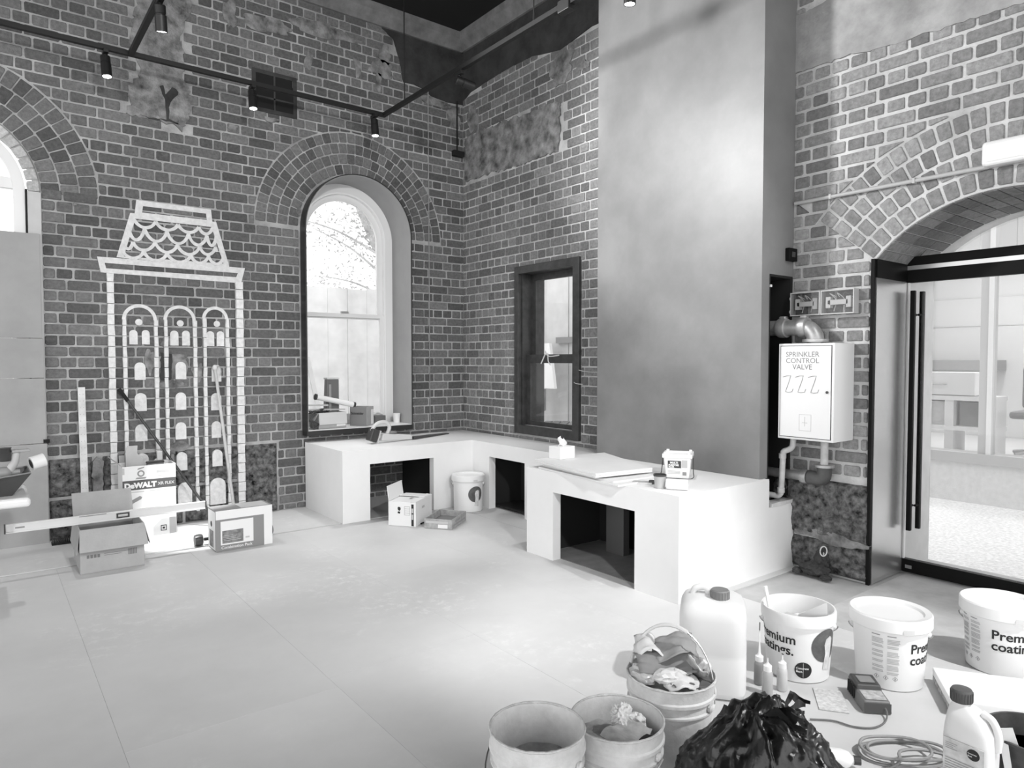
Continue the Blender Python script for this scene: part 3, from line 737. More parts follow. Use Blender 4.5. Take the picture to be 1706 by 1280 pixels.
# ------------------------------------------------------------------ lighting track with spotlights
TZ, TY, TXB, TXR = 3.735, -.35, -1.148, -3.29
TRK = mat('black_track', .012, .45)
track = thing('lighting_track', 'black ceiling-hung lighting track running along two brick walls', 'track', (TXB, TY, TZ))
def tb(a, b2): return MB().box(Vector(a) - track.location, Vector(b2) - track.location)
tb((-6.4, TY - .018, TZ), (TXB + .018, TY + .018, TZ + .034)).build('rail', TRK, track)
tb((TXB - .018, -9.5, TZ), (TXB + .018, TY - .018, TZ + .034)).build('rail', TRK, track)
tb((TXR - .018, -9.5, TZ), (TXR + .018, TY - .018, TZ + .034)).build('rail', TRK, track)
for (x, y) in ((TXB, -.76), (TXB, -2.6), (TXR, -2.2), (TXR, -5), (TXB, -5), (-5.6, TY)):
    MB().cyl(Vector((x, y, TZ + .03)) - track.location, Vector((x, y, 4.93)) - track.location, .0055, n=8).build('drop_rod', TRK, track)
LENS = mat('lit_lens', 1, .5, emit=9)
def head(loc, target, label, watts, deg, group=None, soft=.035, L=.16):
    """spotlight hanging from the rail: adapter, stem, can, lit lens"""
    loc = Vector(loc); t = thing('track_spotlight', label, 'spotlight', loc, 0, group)
    MB().box((-.017, -.05, -.03), (.017, .05, -.001)).build('adapter', TRK, t, bevel=.002)
    MB().cyl((0, 0, -.03), (0, 0, -.075), .007, n=8).build('stem', TRK, t)
    d = (Vector(target) - loc - Vector((0, 0, -.1))).normalized(); q = d.to_track_quat('Z', 'Y').to_matrix().to_4x4()
    Mx = Matrix.Translation((0, 0, -.075)) @ q @ Matrix.Translation((0, 0, -.03))
    c = MB(); c.lathe([(.001, 0), (.030, 0), (.034, .004), (.034, .05), (.030, .053), (.030, .060), (.036, .063), (.036, L), (.031, L), (.029, L - .012), (.001, L - .013)], 20, Mx); can = c.build('can', TRK, t, smooth=40)
    MB().lathe([(.001, L - .003), (.0295, L - .003), (.0295, L - .008)], 20, Mx).build('lens', LENS, can)
    if watts: spot('spotlight_beam', loc + (Mx @ Vector((0, 0, L + .01))), Vector(target), watts, deg, soft)
    return t
SL = 'black track spotlights'
head((-3.46, TY, TZ), (-3.3, -.9, 0), 'black spotlight on the track above the white tower mural, leftmost', 50, 50, SL)
head((-2.38, TY, TZ), (-2.38, -1.0, 0), 'black spotlight on the track in front of the iron wall grille', 60, 50, SL)
head((-1.245, TY, TZ), (-1.25, -.85, 0), 'black spotlight hanging at the track corner above the arched window', 60, 50, SL)
head((TXR, -1.42, TZ), (-2.96, -.60, .2), 'black spotlight at the top edge in front of the concrete wall patch', 600, 15, SL)
head((TXR, -1.75, TZ), (-.1, -3.5, 3.15), 'black spotlight on the cross track aimed at the dark pier', 300, 66, SL, soft=.18)
head((TXB, -1.66, TZ), (.0, -1.85, 3.45), 'black spotlight tilted sideways near the room corner', 7, 80, SL)
head((TXB, -3.5, TZ), (-1.1, -3.4, .6), 'black spotlight on the track above the white bench block', 60, 60, SL)
tb((TXB - .03, -2.99, TZ - .03), (TXB + .03, -2.88, TZ + .05)).build('joiner', TRK, track, bevel=.004)
head((TXB, -7.3, TZ), (-1.35, -4.9, 0), 'black spotlight on the track aimed at the coating pails', 320, 40, SL, soft=.05)
head((TXR, -7.6, TZ), (-2.2, -.2, 1.0), 'unseen black spotlight on the track, added to brighten the white tower mural wall', 330, 62, SL, soft=.10)  # lamp behind the camera, added to lift the brick wall
head((TXB, -6.2, TZ), (-1.3, -2.0, .3), 'unseen black spotlight on the track, added to brighten the L-shaped bench', 90, 60, SL, soft=.10)  # out-of-view lamp, added for more light on bench and floor
# ------------------------------------------------------------------ boxes and tools by the mural
def open_box(t, w, d, h, m, inner=None, th=.005):
    """carton walls and base, local, centred on the thing"""
    b = MB()
    b.box((-w / 2, -d / 2, 0), (w / 2, d / 2, th))
    b.box((-w / 2, -d / 2, th), (w / 2, -d / 2 + th, h)); b.box((-w / 2, d / 2 - th, th), (w / 2, d / 2, h))
    b.box((-w / 2, -d / 2 + th, th), (-w / 2 + th, d / 2 - th, h)); b.box((w / 2 - th, -d / 2 + th, th), (w / 2, d / 2 - th, h))
    return b.build('carton_body', m, t, bevel=.0015)
def flap(t, a, b, out, L, m, name='flap', th=.004, lift=0, flare=0):
    """a, b hinge ends (local), out = direction of the flap"""
    a, b, o = Vector(a), Vector(b), Vector(out).normalized(); e = (b - a).normalized(); n = e.cross(o).normalized() * th / 2
    c, d = b + o * L + e * flare, a + o * L - e * flare
    return MB().hexa([a - n, b - n, c - n, d - n], [a + n, b + n, c + n, d + n]).build(name, m, t)
def printed(t, parent, quads, m, name='print'):
    mb = MB()
    for (O, ux, uy, w, h) in quads:
        O, ux, uy = Vector(O), Vector(ux).normalized(), Vector(uy).normalized(); n = ux.cross(uy) * .0009
        mb.add([O + n, O + ux * w + n, O + ux * w + uy * h + n, O + uy * h + n], [(0, 1, 2, 3)])
    return mb.build(name, m, parent)

t = thing('cardboard_box', 'open brown cardboard box with the spirit level lying across it', 'box', (-3.575, -.885, .001), -.02)
W, D, H = .375, .48, .293
bd = open_box(t, W, D, H, CARD)
flap(t, (-W / 2, -D / 2, H), (W / 2, -D / 2, H), (.03, -.42, -.9), .15, CARD, flare=.012)
flap(t, (-W / 2, D / 2, H), (W / 2, D / 2, H), (-.02, .35, .9), .17, CARD)
flap(t, (-W / 2, D / 2, H - .003), (-W / 2, -D / 2, H - .003), (-.12, 0, -1), .16, CARD)
flap(t, (W / 2, -D / 2, H - .003), (W / 2, D / 2, H - .003), (.25, 0, -1), .15, CARD)
fx = (1, 0, 0); fz = (0, 0, 1); fy = -D / 2
printed(t, bd, [((-.15 + i * .02, fy, .10), fx, fz, .015, .022) for i in range(4)], mat('box_print', .16, .8))
printed(t, bd, [((-.05, fy, .118 - i * .012), fx, fz, .15 - .05 * i, .003) for i in range(2)] + [((.09 + i * .009, fy, .09), fx, fz, .006, .04) for i in range(6)], MATS['box_print'])
printed(t, bd, [((-.186, fy, .145), fx, fz, .37, .004)], mat('box_crease', .28, .8))

t = thing('spirit_level', 'long white aluminium spirit level with black end cap', 'level', (-3.55, -.93, .2955))
ALU = mat('white_aluminium', .72, .35, .2)
b = MB(); b.box((-.6, -.012, 0), (.6, .012, .008)); b.box((-.6, -.012, .05), (.6, .012, .058)); b.box((-.6, -.006, .008), (.6, .006, .05)); bd = b.build('bar', ALU, t, bevel=.001)
MB().box((-.608, -.013, -.001), (-.6, .013, .059)).build('end_cap', DARKP, t); MB().box((.6, -.013, -.001), (.608, .013, .059)).build('end_cap', DARKP, t)
for x in (.06,):
    v = MB().prism([[(x - .04, .012), (x + .04, .012), (x + .04, .046), (x - .04, .046)], [(x - .03, .020), (x + .03, .020), (x + .03, .038), (x - .03, .038)]], lambda a, c, w: Vector((a, w, c)), -.0125, .0125).build('vial_frame', DARKP, t)
    MB().cyl((x - .03, -.004, .029), (x + .03, -.004, .029), .008, n=10).build('vial', mat('vial_fluid', .6, .1), v)
printed(t, bd, [((-.55, -.006, .026), fx, fz, .05, .01), ((-.2, -.0121, .0505), fx, fz, .16, .006)], GREYINK)

t = thing('tool_carton', 'tall white printed tool carton with a dark name band behind the cardboard box', 'box', (-3.22, -.255, .002), -.02)
W, D, H = .375, .26, .58
bd = open_box(t, W, D, H, CARDW, th=.006)
fy = -D / 2
printed(t, bd, [((-W / 2, fy, .395), fx, fz, W, .075)], mat('band_print', .09, .6))
m = MB(); text_flat(m, 'DeWALT', .055, (-W / 2 + .012, fy - .0012, .411), fx, fz, .0035); m.build('lettering', CARDW, bd)
m = MB(); text_flat(m, 'XR FLEX', .031, (.058, fy - .0012, .420), fx, fz, .001); m.build('lettering', PALEINK, bd)
printed(t, bd, [((-W / 2, fy, .52), fx, fz, .015, .05), ((.05, fy, .515), fx, fz, .09, .02), ((.06, fy, .49), fx, fz, .10, .004), ((-.16, fy, .375), fx, fz, .12, .006), ((.0, fy, .375), fx, fz, .16, .005)], PALEINK)
m = MB(); m.prism([[(-.10, .478), (-.03, .478), (-.02, .49), (-.09, .49)]], lambda a, c, w: Vector((a, w, c)), fy - .0011, fy - .0005); m.prism([arcpts(-.06, .52, .026, 0, 2 * PI, 16)[:-1], arcpts(-.06, .52, .015, 0, 2 * PI, 16)[:-1]], lambda a, c, w: Vector((a, w, c)), fy - .0011, fy - .0005)
m.prism([[(-.085, .550), (-.04, .562), (-.035, .572), (-.08, .562)]], lambda a, c, w: Vector((a, w, c)), fy - .0011, fy - .0005); m.build('tool_picture', GREYINK, bd)
m = MB(); m.prism([[(-.14, .31), (-.07, .345), (-.055, .335), (-.06, .32), (-.12, .29), (-.13, .24), (-.145, .25)]], lambda a, c, w: Vector((a, w, c)), fy - .0011, fy - .0005); m.build('tool_picture', GREYINK, bd)
m = MB(); m.prism([[(.02, .02), (.135, .02), (.135, .145), (.08, .145), (.02, .09)]], lambda a, c, w: Vector((a, w, c)), fy - .0011, fy - .0005); pp = m.build('corner_print', PALEINK, bd)
printed(t, bd, [((.135, fy, .02), fx, fz, .05, .13)], GREYINK)
m = MB(); m.prism([[(.072, .05), (.115, .05), (.115, .095), (.072, .095)], [(.078, .056), (.109, .056), (.109, .089), (.078, .089)]], lambda a, c, w: Vector((a, w, c)), fy - .002, fy - .0005)
m.box((.085, fy - .002, .064), (.102, fy - .0005, .08)); m.build('safety_icon', INK, bd)
flap(t, (-W / 2, D / 2, H), (-W / 2, -D / 2, H), (-.55, 0, .5), .09, CARD); flap(t, (-W / 2 + .01, D / 2, H), (-W / 2 + .09, D / 2, H), (0, .1, 1), .06, CARD)
PALET = mat('pale_board', .55, .8, var=.1)
tag(MB().prism([[(0, 0), (.16, 0), (.155, .20), (.11, .27), (.085, .30), (.09, .36), (.02, .36), (.005, .33)]], lambda a, c, w: Vector((a, w, c)), 0, .012).build('board_offcut', PALET, loc=(-3.36, -.19, .36), rz=.05), 'pale board offcut standing up out of the tool carton', 'offcut')
tag(MB().prism([[(0, 0), (.13, 0), (.16, .14), (.12, .22), (.05, .16), (.0, .15)]], lambda a, c, w: Vector((a, w, c)), 0, .01).build('board_scrap', mat('grey_scrap', .42, .8, var=.2), loc=(-3.27, -.26, .40), rz=-.2), 'small grey board scrap in the tool carton below the offcut', 'offcut')
b = MB(); b.box((0, 0, 0), (.13, .03, .045)); br = thing('scrubbing_brush', 'dark brush head lying on top of the tool carton', 'brush', (-3.17, -.29, .565), .1)
MB().box((-.06, -.02, .018), (.07, .02, .036)).build('stock', DARKP, br, bevel=.006); MB().box((-.055, -.016, -.02), (.065, .016, .018)).build('bristles', MIDP, br); MB().box((.02, -.012, .036), (.06, .012, .11)).build('grip', PALET, br, bevel=.008)

def leaning(name, label, cat, p0, p1, r, m, tipm=None, tip=None):
    t = thing(name, label, cat, p1)
    O = Vector(p1); a, b = Vector(p0) - O, Vector(p1) - O
    MB().tube([a, a + (b - a) * .5, b], r, 10).build('shaft', m, t, smooth=True)
    return t, a, b
t, a, b = leaning('scraper_pole', 'dark floor scraper pole leaning across the mural', 'scraper', (-3.372, -.035, 1.174), (-2.735, -.295, .09), .011, DARKP)
d = (b - a).normalized(); s2 = Vector((.35, -.9, .1)).normalized(); 
MB().hexa([b - s2 * .02, b + s2 * .02, b + s2 * .055 + d * .09, b - s2 * .055 + d * .09], [b - s2 * .02 + Vector((.008, 0, .006)), b + s2 * .02 + Vector((.008, 0, .006)), b + s2 * .055 + d * .09 + Vector((.004, 0, .003)), b - s2 * .055 + d * .09 + Vector((.004, 0, .003))]).build('scraper_blade', mat('pale_blade', .7, .4), t)
MB().tube([a, a + d * .12], .0145, 10).build('grip', BLACKM, t)
t, a, b = leaning('broom_handle', 'pale wooden broom handle leaning at the right of the mural', 'broom', (-2.633, -.035, 1.33), (-2.548, -.287, .015), .013, mat('pale_wood', .5, .6, var=.12, vs=14))
MB().lathe([(.001, 0), (.02, .004), (.024, .02), (.018, .04), (.001, .046)], 12, Matrix.Translation(a - Vector((0, 0, .01)))).build('knob', mat('pale_knob', .6, .5), t, smooth=True)
MB().tube(curve_pts([a + Vector((.0, -.01, 0)), a + Vector((.03, -.02, .02)), a + Vector((.045, -.02, -.02)), a + Vector((.04, -.015, -.06))], 5), .004, 6).build('hook', STEEL, t)
t = thing('straightedge', 'tall pale perforated straightedge leaning on the bluestone at the left', 'straightedge', (-3.63, -.14, .003))
q = Vector((0, .115, 1.19)); ex = Vector((.025, 0, 0)); ty = Vector((0, -.008, 0))
MB().hexa([-ex + ty, ex + ty, ex - ty, -ex - ty], [q - ex + ty, q + ex + ty, q + ex - ty, q - ex - ty]).build('blade', mat('worn_aluminium', .55, .5, .2, var=.15, vs=10), t, bevel=.001)
hm = MB()
for i in range(22):
    for sx in (-.012, .010):
        c = q * (.03 + i * .044) + Vector((sx, 0, 0)) + ty * 1.08
        hm.add([c + Vector((.003 * math.cos(k * PI / 3), 0, .003 * math.sin(k * PI / 3))) for k in range(6)], [tuple(range(6))])
hm.build('holes', GREYINK, t)

t = thing('lamp_carton', 'grey and white printed carton reading Combination Pack, closed', 'box', (-2.7185, -1.0085, .001))
W, D, H = .411, .209, .300
bd = MB().box((-W / 2, -D / 2, 0), (W / 2, D / 2, H)).build('carton_body', mat('carton_grey', .24, .6), t, bevel=.002)
fy = -D / 2
printed(t, bd, [((W / 2 - .063, fy, 0), fx, fz, .063, H), ((-W / 2 + .034, fy, .045), fx, fz, .235, .175), ((-W / 2, fy, .235), fx, fz, W - .063, .065)], CARDW, 'panel_print')
printed(t, bd, [((-W / 2 + .045, fy - .0004, .055), fx, fz, .15, .095)], mat('photo_print', .2, .5, var=.6, vs=30), 'photo_print')
printed(t, bd, [((-W / 2 + .05, fy - .0008, .075 + i * .012), fx, fz, .13 - .02 * i, .003) for i in range(4)] + [((-W / 2 + .21, fy - .0008, .075), fx, fz, .03, .012)], PALEINK)
m = MB(); text_flat(m, 'Combination Pack', .030, (-W / 2 + .037, fy - .0012, .016), fx, fz, .0004); m.build('lettering', CARDW, bd)
lx = (0, -1, 0)
printed(t, bd, [((-W / 2, D / 2 - .01, .008), lx, fz, D - .02, H - .016)], CARDW, 'panel_print')
printed(t, bd, [((-W / 2 - .0004, .065, .02), lx, fz, .11, .125)], MATS['photo_print'], 'photo_print')
m = MB(); m.prism([arcpts(0, .19, .022, 0, 2 * PI, 14)[:-1]], lambda a, c, w: Vector((w, a + .01, c)), -W / 2 - .0016, -W / 2 - .0008); m.build('lamp_picture', INK, bd)
MB().box((-W / 2 + .19, -D / 2 + .02, H), (W / 2 - .02, D / 2 - .02, H + .0012)).build('top_tape', PALEINK, bd)

t = thing('hand_roller', 'black double-ended roller lying on the floor behind the printed lamp carton', 'roller', (-2.71, -.845, .045))
MB().cyl((-.23, 0, 0), (.235, 0, .0), .012, n=10).build('axle', BLACKM, t)
for x in (-.27, .255):
    MB().lathe([(.012, -.03), (.04, -.027), (.044, -.01), (.044, .01), (.04, .027), (.012, .03)], 20, Matrix.Translation((x, 0, 0)) @ Matrix.Rotation(PI / 2, 4, 'Y')).build('wheel', DARKP, t, smooth=40)
t = thing('grating_strip', 'short black ribbed strip on the floor beside the boarding', 'strip', (-3.77, -.14, .002))
MB().box((-.085, -.03, 0), (.09, .03, .02)).build('base', BLACKM, t)
for i in range(14): MB().box((-.08 + i * .012, -.03, .02), (-.074 + i * .012, .03, .042)).build('rib', DARKP, t)

# tool table cut by the left edge of the picture
t = thing('work_table', 'white-topped work table at the left edge of the picture', 'table', (-4.5, -1.25, 0))
MB().box((-.55, -.27, .555), (.46, .27, .61)).build('table_top', PLAST, t, bevel=.02, seg=3)
for sx, sy in ((-.5, -.2), (-.5, .2), (.05, -.2), (.05, .2)): MB().box((sx - .025, sy - .025, 0), (sx + .025, sy + .025, .56)).build('leg', STEEL, t)
t = thing('tool_tray', 'black open tool tray on the white table', 'tray', (-4.27, -1.27, .611))
o = [(-.30, -.16), (.19, -.16), (.19, .16), (-.30, .16)]; i2 = [(-.29, -.15), (.18, -.15), (.18, .15), (-.29, .15)]
MB().hexa([(-.28, -.12, 0), (.14, -.12, 0), (.14, .12, 0), (-.28, .12, 0)], [(-.28, -.12, .008), (.14, -.12, .008), (.14, .12, .008), (-.28, .12, .008)]).build('base', DARKP, t)
m = MB()
bo = [(-.28, -.12, 0), (.14, -.12, 0), (.14, .12, 0), (-.28, .12, 0)]; to = [(-.31, -.16, .07), (.235, -.16, .13), (.235, .16, .13), (-.31, .16, .07)]
for i in range(4):
    j = (i + 1) % 4; a, b, c, d = [Vector(q) for q in (bo[i], bo[j], to[j], to[i])]; n = (b - a).cross(d - a).normalized() * .006
    m.hexa([a, b, c, d], [a + n, b + n, c + n, d + n])
m.build('side', DARKP, t)
MB().tube([Vector(q) for q in to], .006, 6, closed=True).build('rim', MIDP, t)
t = thing('tape_roll', 'white tape roll leaning on the edge of the black tool tray', 'tape roll', (-3.99, -1.27, .785), .25)
M0 = Matrix.Rotation(PI / 2 - .25, 4, 'Y')
MB().lathe([(.028, -.036), (.041, -.036), (.041, .036), (.028, .036)], 28, M0).build('tape', PLAST, t, smooth=40)
MB().lathe([(.022, -.037), (.029, -.037), (.029, .037), (.022, .037), (.022, -.037)], 28, M0).build('core', DARKP, t, smooth=40)
t = thing('cordless_drill', 'grey cordless drill lying in the black tool tray', 'drill', (-4.18, -1.30, .735), .1)
MB().lathe([(.001, -.14), (.03, -.135), (.038, -.10), (.038, .03), (.03, .05), (.018, .06), (.016, .10), (.001, .102)], 18, Matrix.Rotation(PI / 2, 4, 'Y') @ Matrix.Rotation(0, 4, 'X')).build('motor_body', mat('drill_grey', .35, .4), t, smooth=40)
MB().tube([(.05, 0, .01), (.075, 0, .06), (.085, 0, .12)], [.024, .022, .022], 12).build('grip', mat('drill_pale', .5, .5), t, smooth=True)
MB().box((.06, -.035, .12), (.15, .035, .135)).build('battery_plate', mat('drill_grey', .35, .4), t, bevel=.004)
MB().lathe([(.001, .07), (.027, .07), (.03, .08), (.03, .145), (.034, .15), (.001, .152)], 14, Matrix.Translation((.03, 0, 0))).build('battery', DARKP, t, smooth=40)
t = thing('hose_coil', 'grey hose end lying in the black tool tray at the picture edge', 'hose', (-4.27, -1.33, .69))
MB().tube(curve_pts([(-.15, 0, .0), (-.05, -.01, .03), (.0, .0, .0), (-.04, .02, -.03), (-.12, .02, -.03)], 6), .028, 12).build('hose', MIDP, t, smooth=True)

# ------------------------------------------------------------------ things on the window sill
SZ = .7425
t = thing('sill_carton', 'pale open carton with folded front flap on the arched window sill', 'box', (-1.565, .05, SZ), .06)
bd = open_box(t, .29, .19, .155, CARD, th=.004); flap(t, (-.145, -.096, .155), (.145, -.096, .155), (0, -.12, -1), .115, mat('pale_card', .55, .8)); flap(t, (-.145, .095, .155), (-.145, -.095, .155), (-.5, 0, -.8), .1, CARD)
printed(t, bd, [((.04, -.0965, .02), fx, fz, .095, .022)], CARDW)
t = thing('branded_carton', 'grey carton lettered with a maker name on the arched window sill', 'box', (-1.19, .085, SZ), .72)
bd = open_box(t, .18, .18, .19, CARD, th=.004)
printed(t, bd, [((-.09, .09, .0), (0, -1, 0), fz, .178, .19)], mat('carton_shade', .2, .7))
m = MB(); text_flat(m, 'Schneider', .034, (-.0912, .078, .115), (0, -1, 0), fz, .001); m.build('lettering', INK, bd)
printed(t, bd, [((.015, -.0902, .01), fx, fz, .07, .15)], CARDW)
t = thing('dark_tin', 'dark open tin of odds and ends at the right of the sill cartons', 'tin', (-.975, .15, SZ))
MB().box((-.06, -.055, 0), (.06, .055, .085)).build('tin_body', mat('tin_dark', .12, .5), t, bevel=.004); MB().tube(curve_pts([(-.05, 0, .09), (0, .02, .11), (.05, -.01, .095)], 5), .012, 8).build('rag', PALET, t, smooth=True)
t = thing('paper_cup', 'small white paper cup in the corner of the arched window sill', 'cup', (-.775, .12, SZ))
MB().lathe([(.001, 0), (.032, 0), (.040, .092), (.042, .094), (.042, .098), (.037, .098), (.03, .01), (.001, .008)], 24).build('cup_body', PLAST, t, smooth=40)
t = thing('silicone_tube', 'long white tube with dark end caps resting on the sill cartons', 'tube', (-1.48, .06, 1.0))
a, b = Vector((-.19, .02, .045)), Vector((.19, .02, -.045)); d = (b - a).normalized()
MB().cyl(a, b, .027, n=18).build('barrel', PLAST, t, smooth=40); MB().cyl(a - d * .018, a, .03, n=18).build('end_cap', DARKP, t, smooth=40); MB().cyl(b, b + d * .022, .03, n=18).build('end_cap', DARKP, t, smooth=40)
t = thing('laser_level', 'dark tall instrument case standing on the sill behind the white tube', 'instrument', (-1.47, .20, SZ))
MB().hexa([(-.075, -.04, 0), (.07, -.04, 0), (.07, .04, 0), (-.075, .04, 0)], [(-.055, -.035, .47), (.07, -.035, .47), (.07, .035, .47), (-.055, .035, .47)]).build('case', mat('case_grey', .14, .5), t, bevel=.006)
MB().box((-.06, -.045, .47), (.072, .04, .485)).build('lid', PALET, t); MB().box((-.04, -.0425, .12), (-.015, -.036, .42)).build('scale_strip', STEEL, t)
for i, (a, b, lab) in enumerate((((-1.80, -.0, .93), (-1.36, .12, .91), 'thin pale batten lying uppermost over the left sill carton'), ((-1.80, .05, .97), (-1.55, .09, .96), 'short pale batten stub beside the window edge above the carton'))):
    tag(MB().tube([a, b], .011, 4).build('batten', PALET), lab, 'batten')
t = thing('cable_bundle', 'tangled dark cables spilling from the left sill carton', 'cables', (-1.70, .0, SZ + .15))
for k in range(9):
    P = [(rnd.uniform(-.09, .16), rnd.uniform(-.04, .08), rnd.uniform(-.01, .04)) for _ in range(4)]
    MB().tube(curve_pts(P, 6), .006, 6).build('cable', DARKP if k % 3 else MIDP, t, smooth=True)
for k in range(3):
    MB().tube(curve_pts([(-.05 + .01 * k, -.06, .0), (-.09, -.07, -.05), (-.07 + .03 * k, -.07, -.10), (-.06, -.07, -.145)], 6), .007, 6).build('cable', DARKP, t, smooth=True)

# ------------------------------------------------------------------ things on the white bench
t = thing('cordless_trimmer', 'pale cordless trimmer with loop handle, dark battery and long dark blade', 'power tool', (-1.30, -.52, HB))
PT = mat('pale_tool_plastic', .6, .4); u = Vector((.8, .58, 0)).normalized(); uv = Vector((-u.y, u.x, 0))
rz = .12
TL = Matrix.Rotation(rz, 4, 'Z')
m = MB(); m.hexa([(.0, -.035, .02), (.36, -.03, .005), (.36, .03, .005), (.0, .035, .02)], [(.02, -.03, .09), (.36, -.025, .05), (.36, .025, .05), (.02, .03, .09)], TL); m.build('motor_housing', PT, t, bevel=.01)
m = MB(); m.tube(curve_pts([(.08, 0, .07), (.11, 0, .14), (.07, 0, .19), (-.02, 0, .185), (-.08, 0, .13), (-.075, 0, .08), (.0, 0, .055)], 6), .018, 10, M=TL); m.build('loop_handle', PT, t, smooth=True)
m = MB(); m.box((-.05, -.04, -.045), (.03, .04, .07), TL @ Matrix.Translation((-.07, 0, .062)) @ Matrix.Rotation(.35, 4, 'Y')); bt = m.build('battery', DARKP, t, bevel=.008)
m = MB(); m.box((.031, -.042, -.047), (.042, .042, .072), TL @ Matrix.Translation((-.07, 0, .062)) @ Matrix.Rotation(.35, 4, 'Y')); m.build('battery_collar', PALET, t)
m = MB(); m.hexa([(.36, -.035, .004), (.95, -.01, .004), (.95, .035, .004), (.36, .035, .004)], [(.36, -.035, .028), (.95, -.01, .012), (.95, .035, .012), (.36, .035, .028)], TL @ Matrix.Rotation(.22, 4, 'Z') @ Matrix.Translation((-.0, -.075, 0))); m.build('blade', mat('dark_blade', .1, .4, .5), t)
m = MB(); m.box((.10, -.04, .085), (.17, .04, .10), TL); m.build('trigger_guard', MIDP, t, bevel=.004)

t = thing('plasterboard_offcuts', 'stack of white plasterboard sheets overhanging the white bench block', 'boards', (-.85, -3.0, HB + .001))
def sheet(pts, z0, z1, name='board'):
    return MB().prism([[(a + .85, b + 3.0) for a, b in pts]], lambda a, c, w: Vector((a, c, w)), z0, z1).build(name, mat('plasterboard', .74, .7, var=.03), t, bevel=.001)
sheet([(-1.10, -2.60), (-1.19, -3.46), (-.80, -3.46), (-.45, -2.70)], 0, .012); sheet([(-1.06, -2.60), (-1.165, -3.40), (-.80, -3.42), (-.42, -2.66)], .0125, .0245)
sheet([(-1.085, -2.535), (-1.215, -3.292), (-.749, -3.357), (-.453, -2.619)], .036, .048); sheet([(-1.075, -2.54), (-1.205, -3.285), (-.74, -3.35), (-.45, -2.62)], .0485, .062)
sheet([(-.9, -2.7), (-.95, -3.2), (-.85, -3.2), (-.8, -2.7)], .0247, .0358, 'spacer_batten')
t = thing('tissue_box', 'white tissue box with a pulled tissue on the plasterboard stack', 'tissue box', (-.905, -2.635, HB + .0635), .05)
bx = MB().box((-.075, -.06, 0), (.075, .06, .088)).build('carton_body', PLAST, t, bevel=.003)
m = MB()
m.grid(8, 8, lambda s, q: Vector(((s - .5) * .07 * (1 - .3 * q) + .015 * math.sin(q * 5), .012 * math.sin(s * 9 + q * 3), .086 + q * .065 + .012 * math.sin(s * 6))))
ts = m.build('tissue', PLAST, t, smooth=True); sd = ts.modifiers.new('s', 'SOLIDIFY'); sd.thickness = .003
t = thing('filler_pail', 'square white filler pail with dark label and wire handle on the bench', 'pail', (-.60, -3.45, HB), -.98)
LB = mat('pail_label_dark', .05, .5)
m = MB(); m.hexa([(-.075, -.07, 0), (.075, -.07, 0), (.075, .07, 0), (-.075, .07, 0)], [(-.09, -.085, .15), (.09, -.085, .15), (.09, .085, .15), (-.09, .085, .15)]); bd = m.build('pail_body', PLAST, t, bevel=.012, seg=3)
m = MB(); m.prism([[(-.096, -.091), (.096, -.091), (.096, .091), (-.096, .091)], [(-.084, -.079), (.084, -.079), (.084, .079), (-.084, .079)]], lambda a, c, w: Vector((a, c, w)), .138, .165)
for sx in (-.085, .065): m.box((sx, -.092, .165), (sx + .02, -.084, .175)); m.box((sx, .084, .165), (sx + .02, .092, .175))
m.build('rim', PLAST, t, bevel=.003)
sl = (0, -.1, 1)
O = Vector((-.060, -.0784, .072)); U = Vector((0, -.0995, .995))
printed(t, bd, [(O, fx, U, .085, .048)], LB, 'label'); printed(t, bd, [((.03, -.0789, .075), fx, U, .035, .05)], PALEINK, 'label')
m = MB(); text_flat(m, 'MULTI', .018, (-.045, -.0842, .102), fx, U, .001, off=.002); text_flat(m, 'PURPOSE', .016, (-.055, -.0822, .086), fx, U, .001, off=.002); text_flat(m, 'FILLER', .013, (-.055, -.0808, .075), fx, U, .0008, off=.002); m.build('lettering', PLAST, bd)
printed(t, bd, [((-.06, -.0755 , .05 - i * .008), fx, U, .08, .003) for i in range(3)], PALEINK); printed(t, bd, [((.035, -.0745, .025), fx, U, .024, .022)], GREYINK)
MB().tube(curve_pts([(-.098, 0, .13), (-.102, -.05, .05), (-.098, -.1, .012), (0, -.105, .008), (.098, -.1, .012), (.102, -.05, .05), (.098, 0, .13)], 6), .003, 6).build('wire_handle', DARKP, t, smooth=True)
t = thing('plastic_tumbler', 'clear grey plastic tumbler at the front edge of the bench block', 'cup', (-1.00, -3.63, HB))
MB().lathe([(.001, 0), (.030, 0), (.038, .082), (.036, .082), (.028, .006), (.001, .005)], 24).build('cup_body', mat('smoky_plastic', .6, .2, trans=.3), t, smooth=40); MB().lathe([(.0375, .074), (.0395, .074), (.0395, .085), (.035, .085), (.035, .074)], 24).build('rim', DARKP, t, smooth=40)
t = thing('paper_roll', 'white paper roll lying at the front edge of the bench block', 'roll', (-.965, -3.735, HB + .033), -1.02)
Mr = Matrix.Rotation(PI / 2, 4, 'Y'); MB().lathe([(.012, -.062), (.033, -.062), (.033, .062), (.012, .062), (.012, -.062)], 24, Mr).build('roll', PLAST, t, smooth=40)
t = thing('putty_knife', 'pale putty knife with dark handle lying by the tumbler', 'putty knife', (-.95, -3.50, HB + .012), -.95)
MB().hexa([(-.10, -.03, 0), (.0, -.012, 0), (.0, .012, 0), (-.10, .03, 0)], [(-.10, -.03, .003), (.0, -.012, .003), (.0, .012, .003), (-.10, .03, .003)]).build('blade', STEEL, t); MB().box((.0, -.013, -.008), (.10, .013, .014)).build('grip', DARKP, t, bevel=.005)
MB().box((-.09, -.028, -.011), (.02, .03, -.001)).build('packing_card', PALET, t)

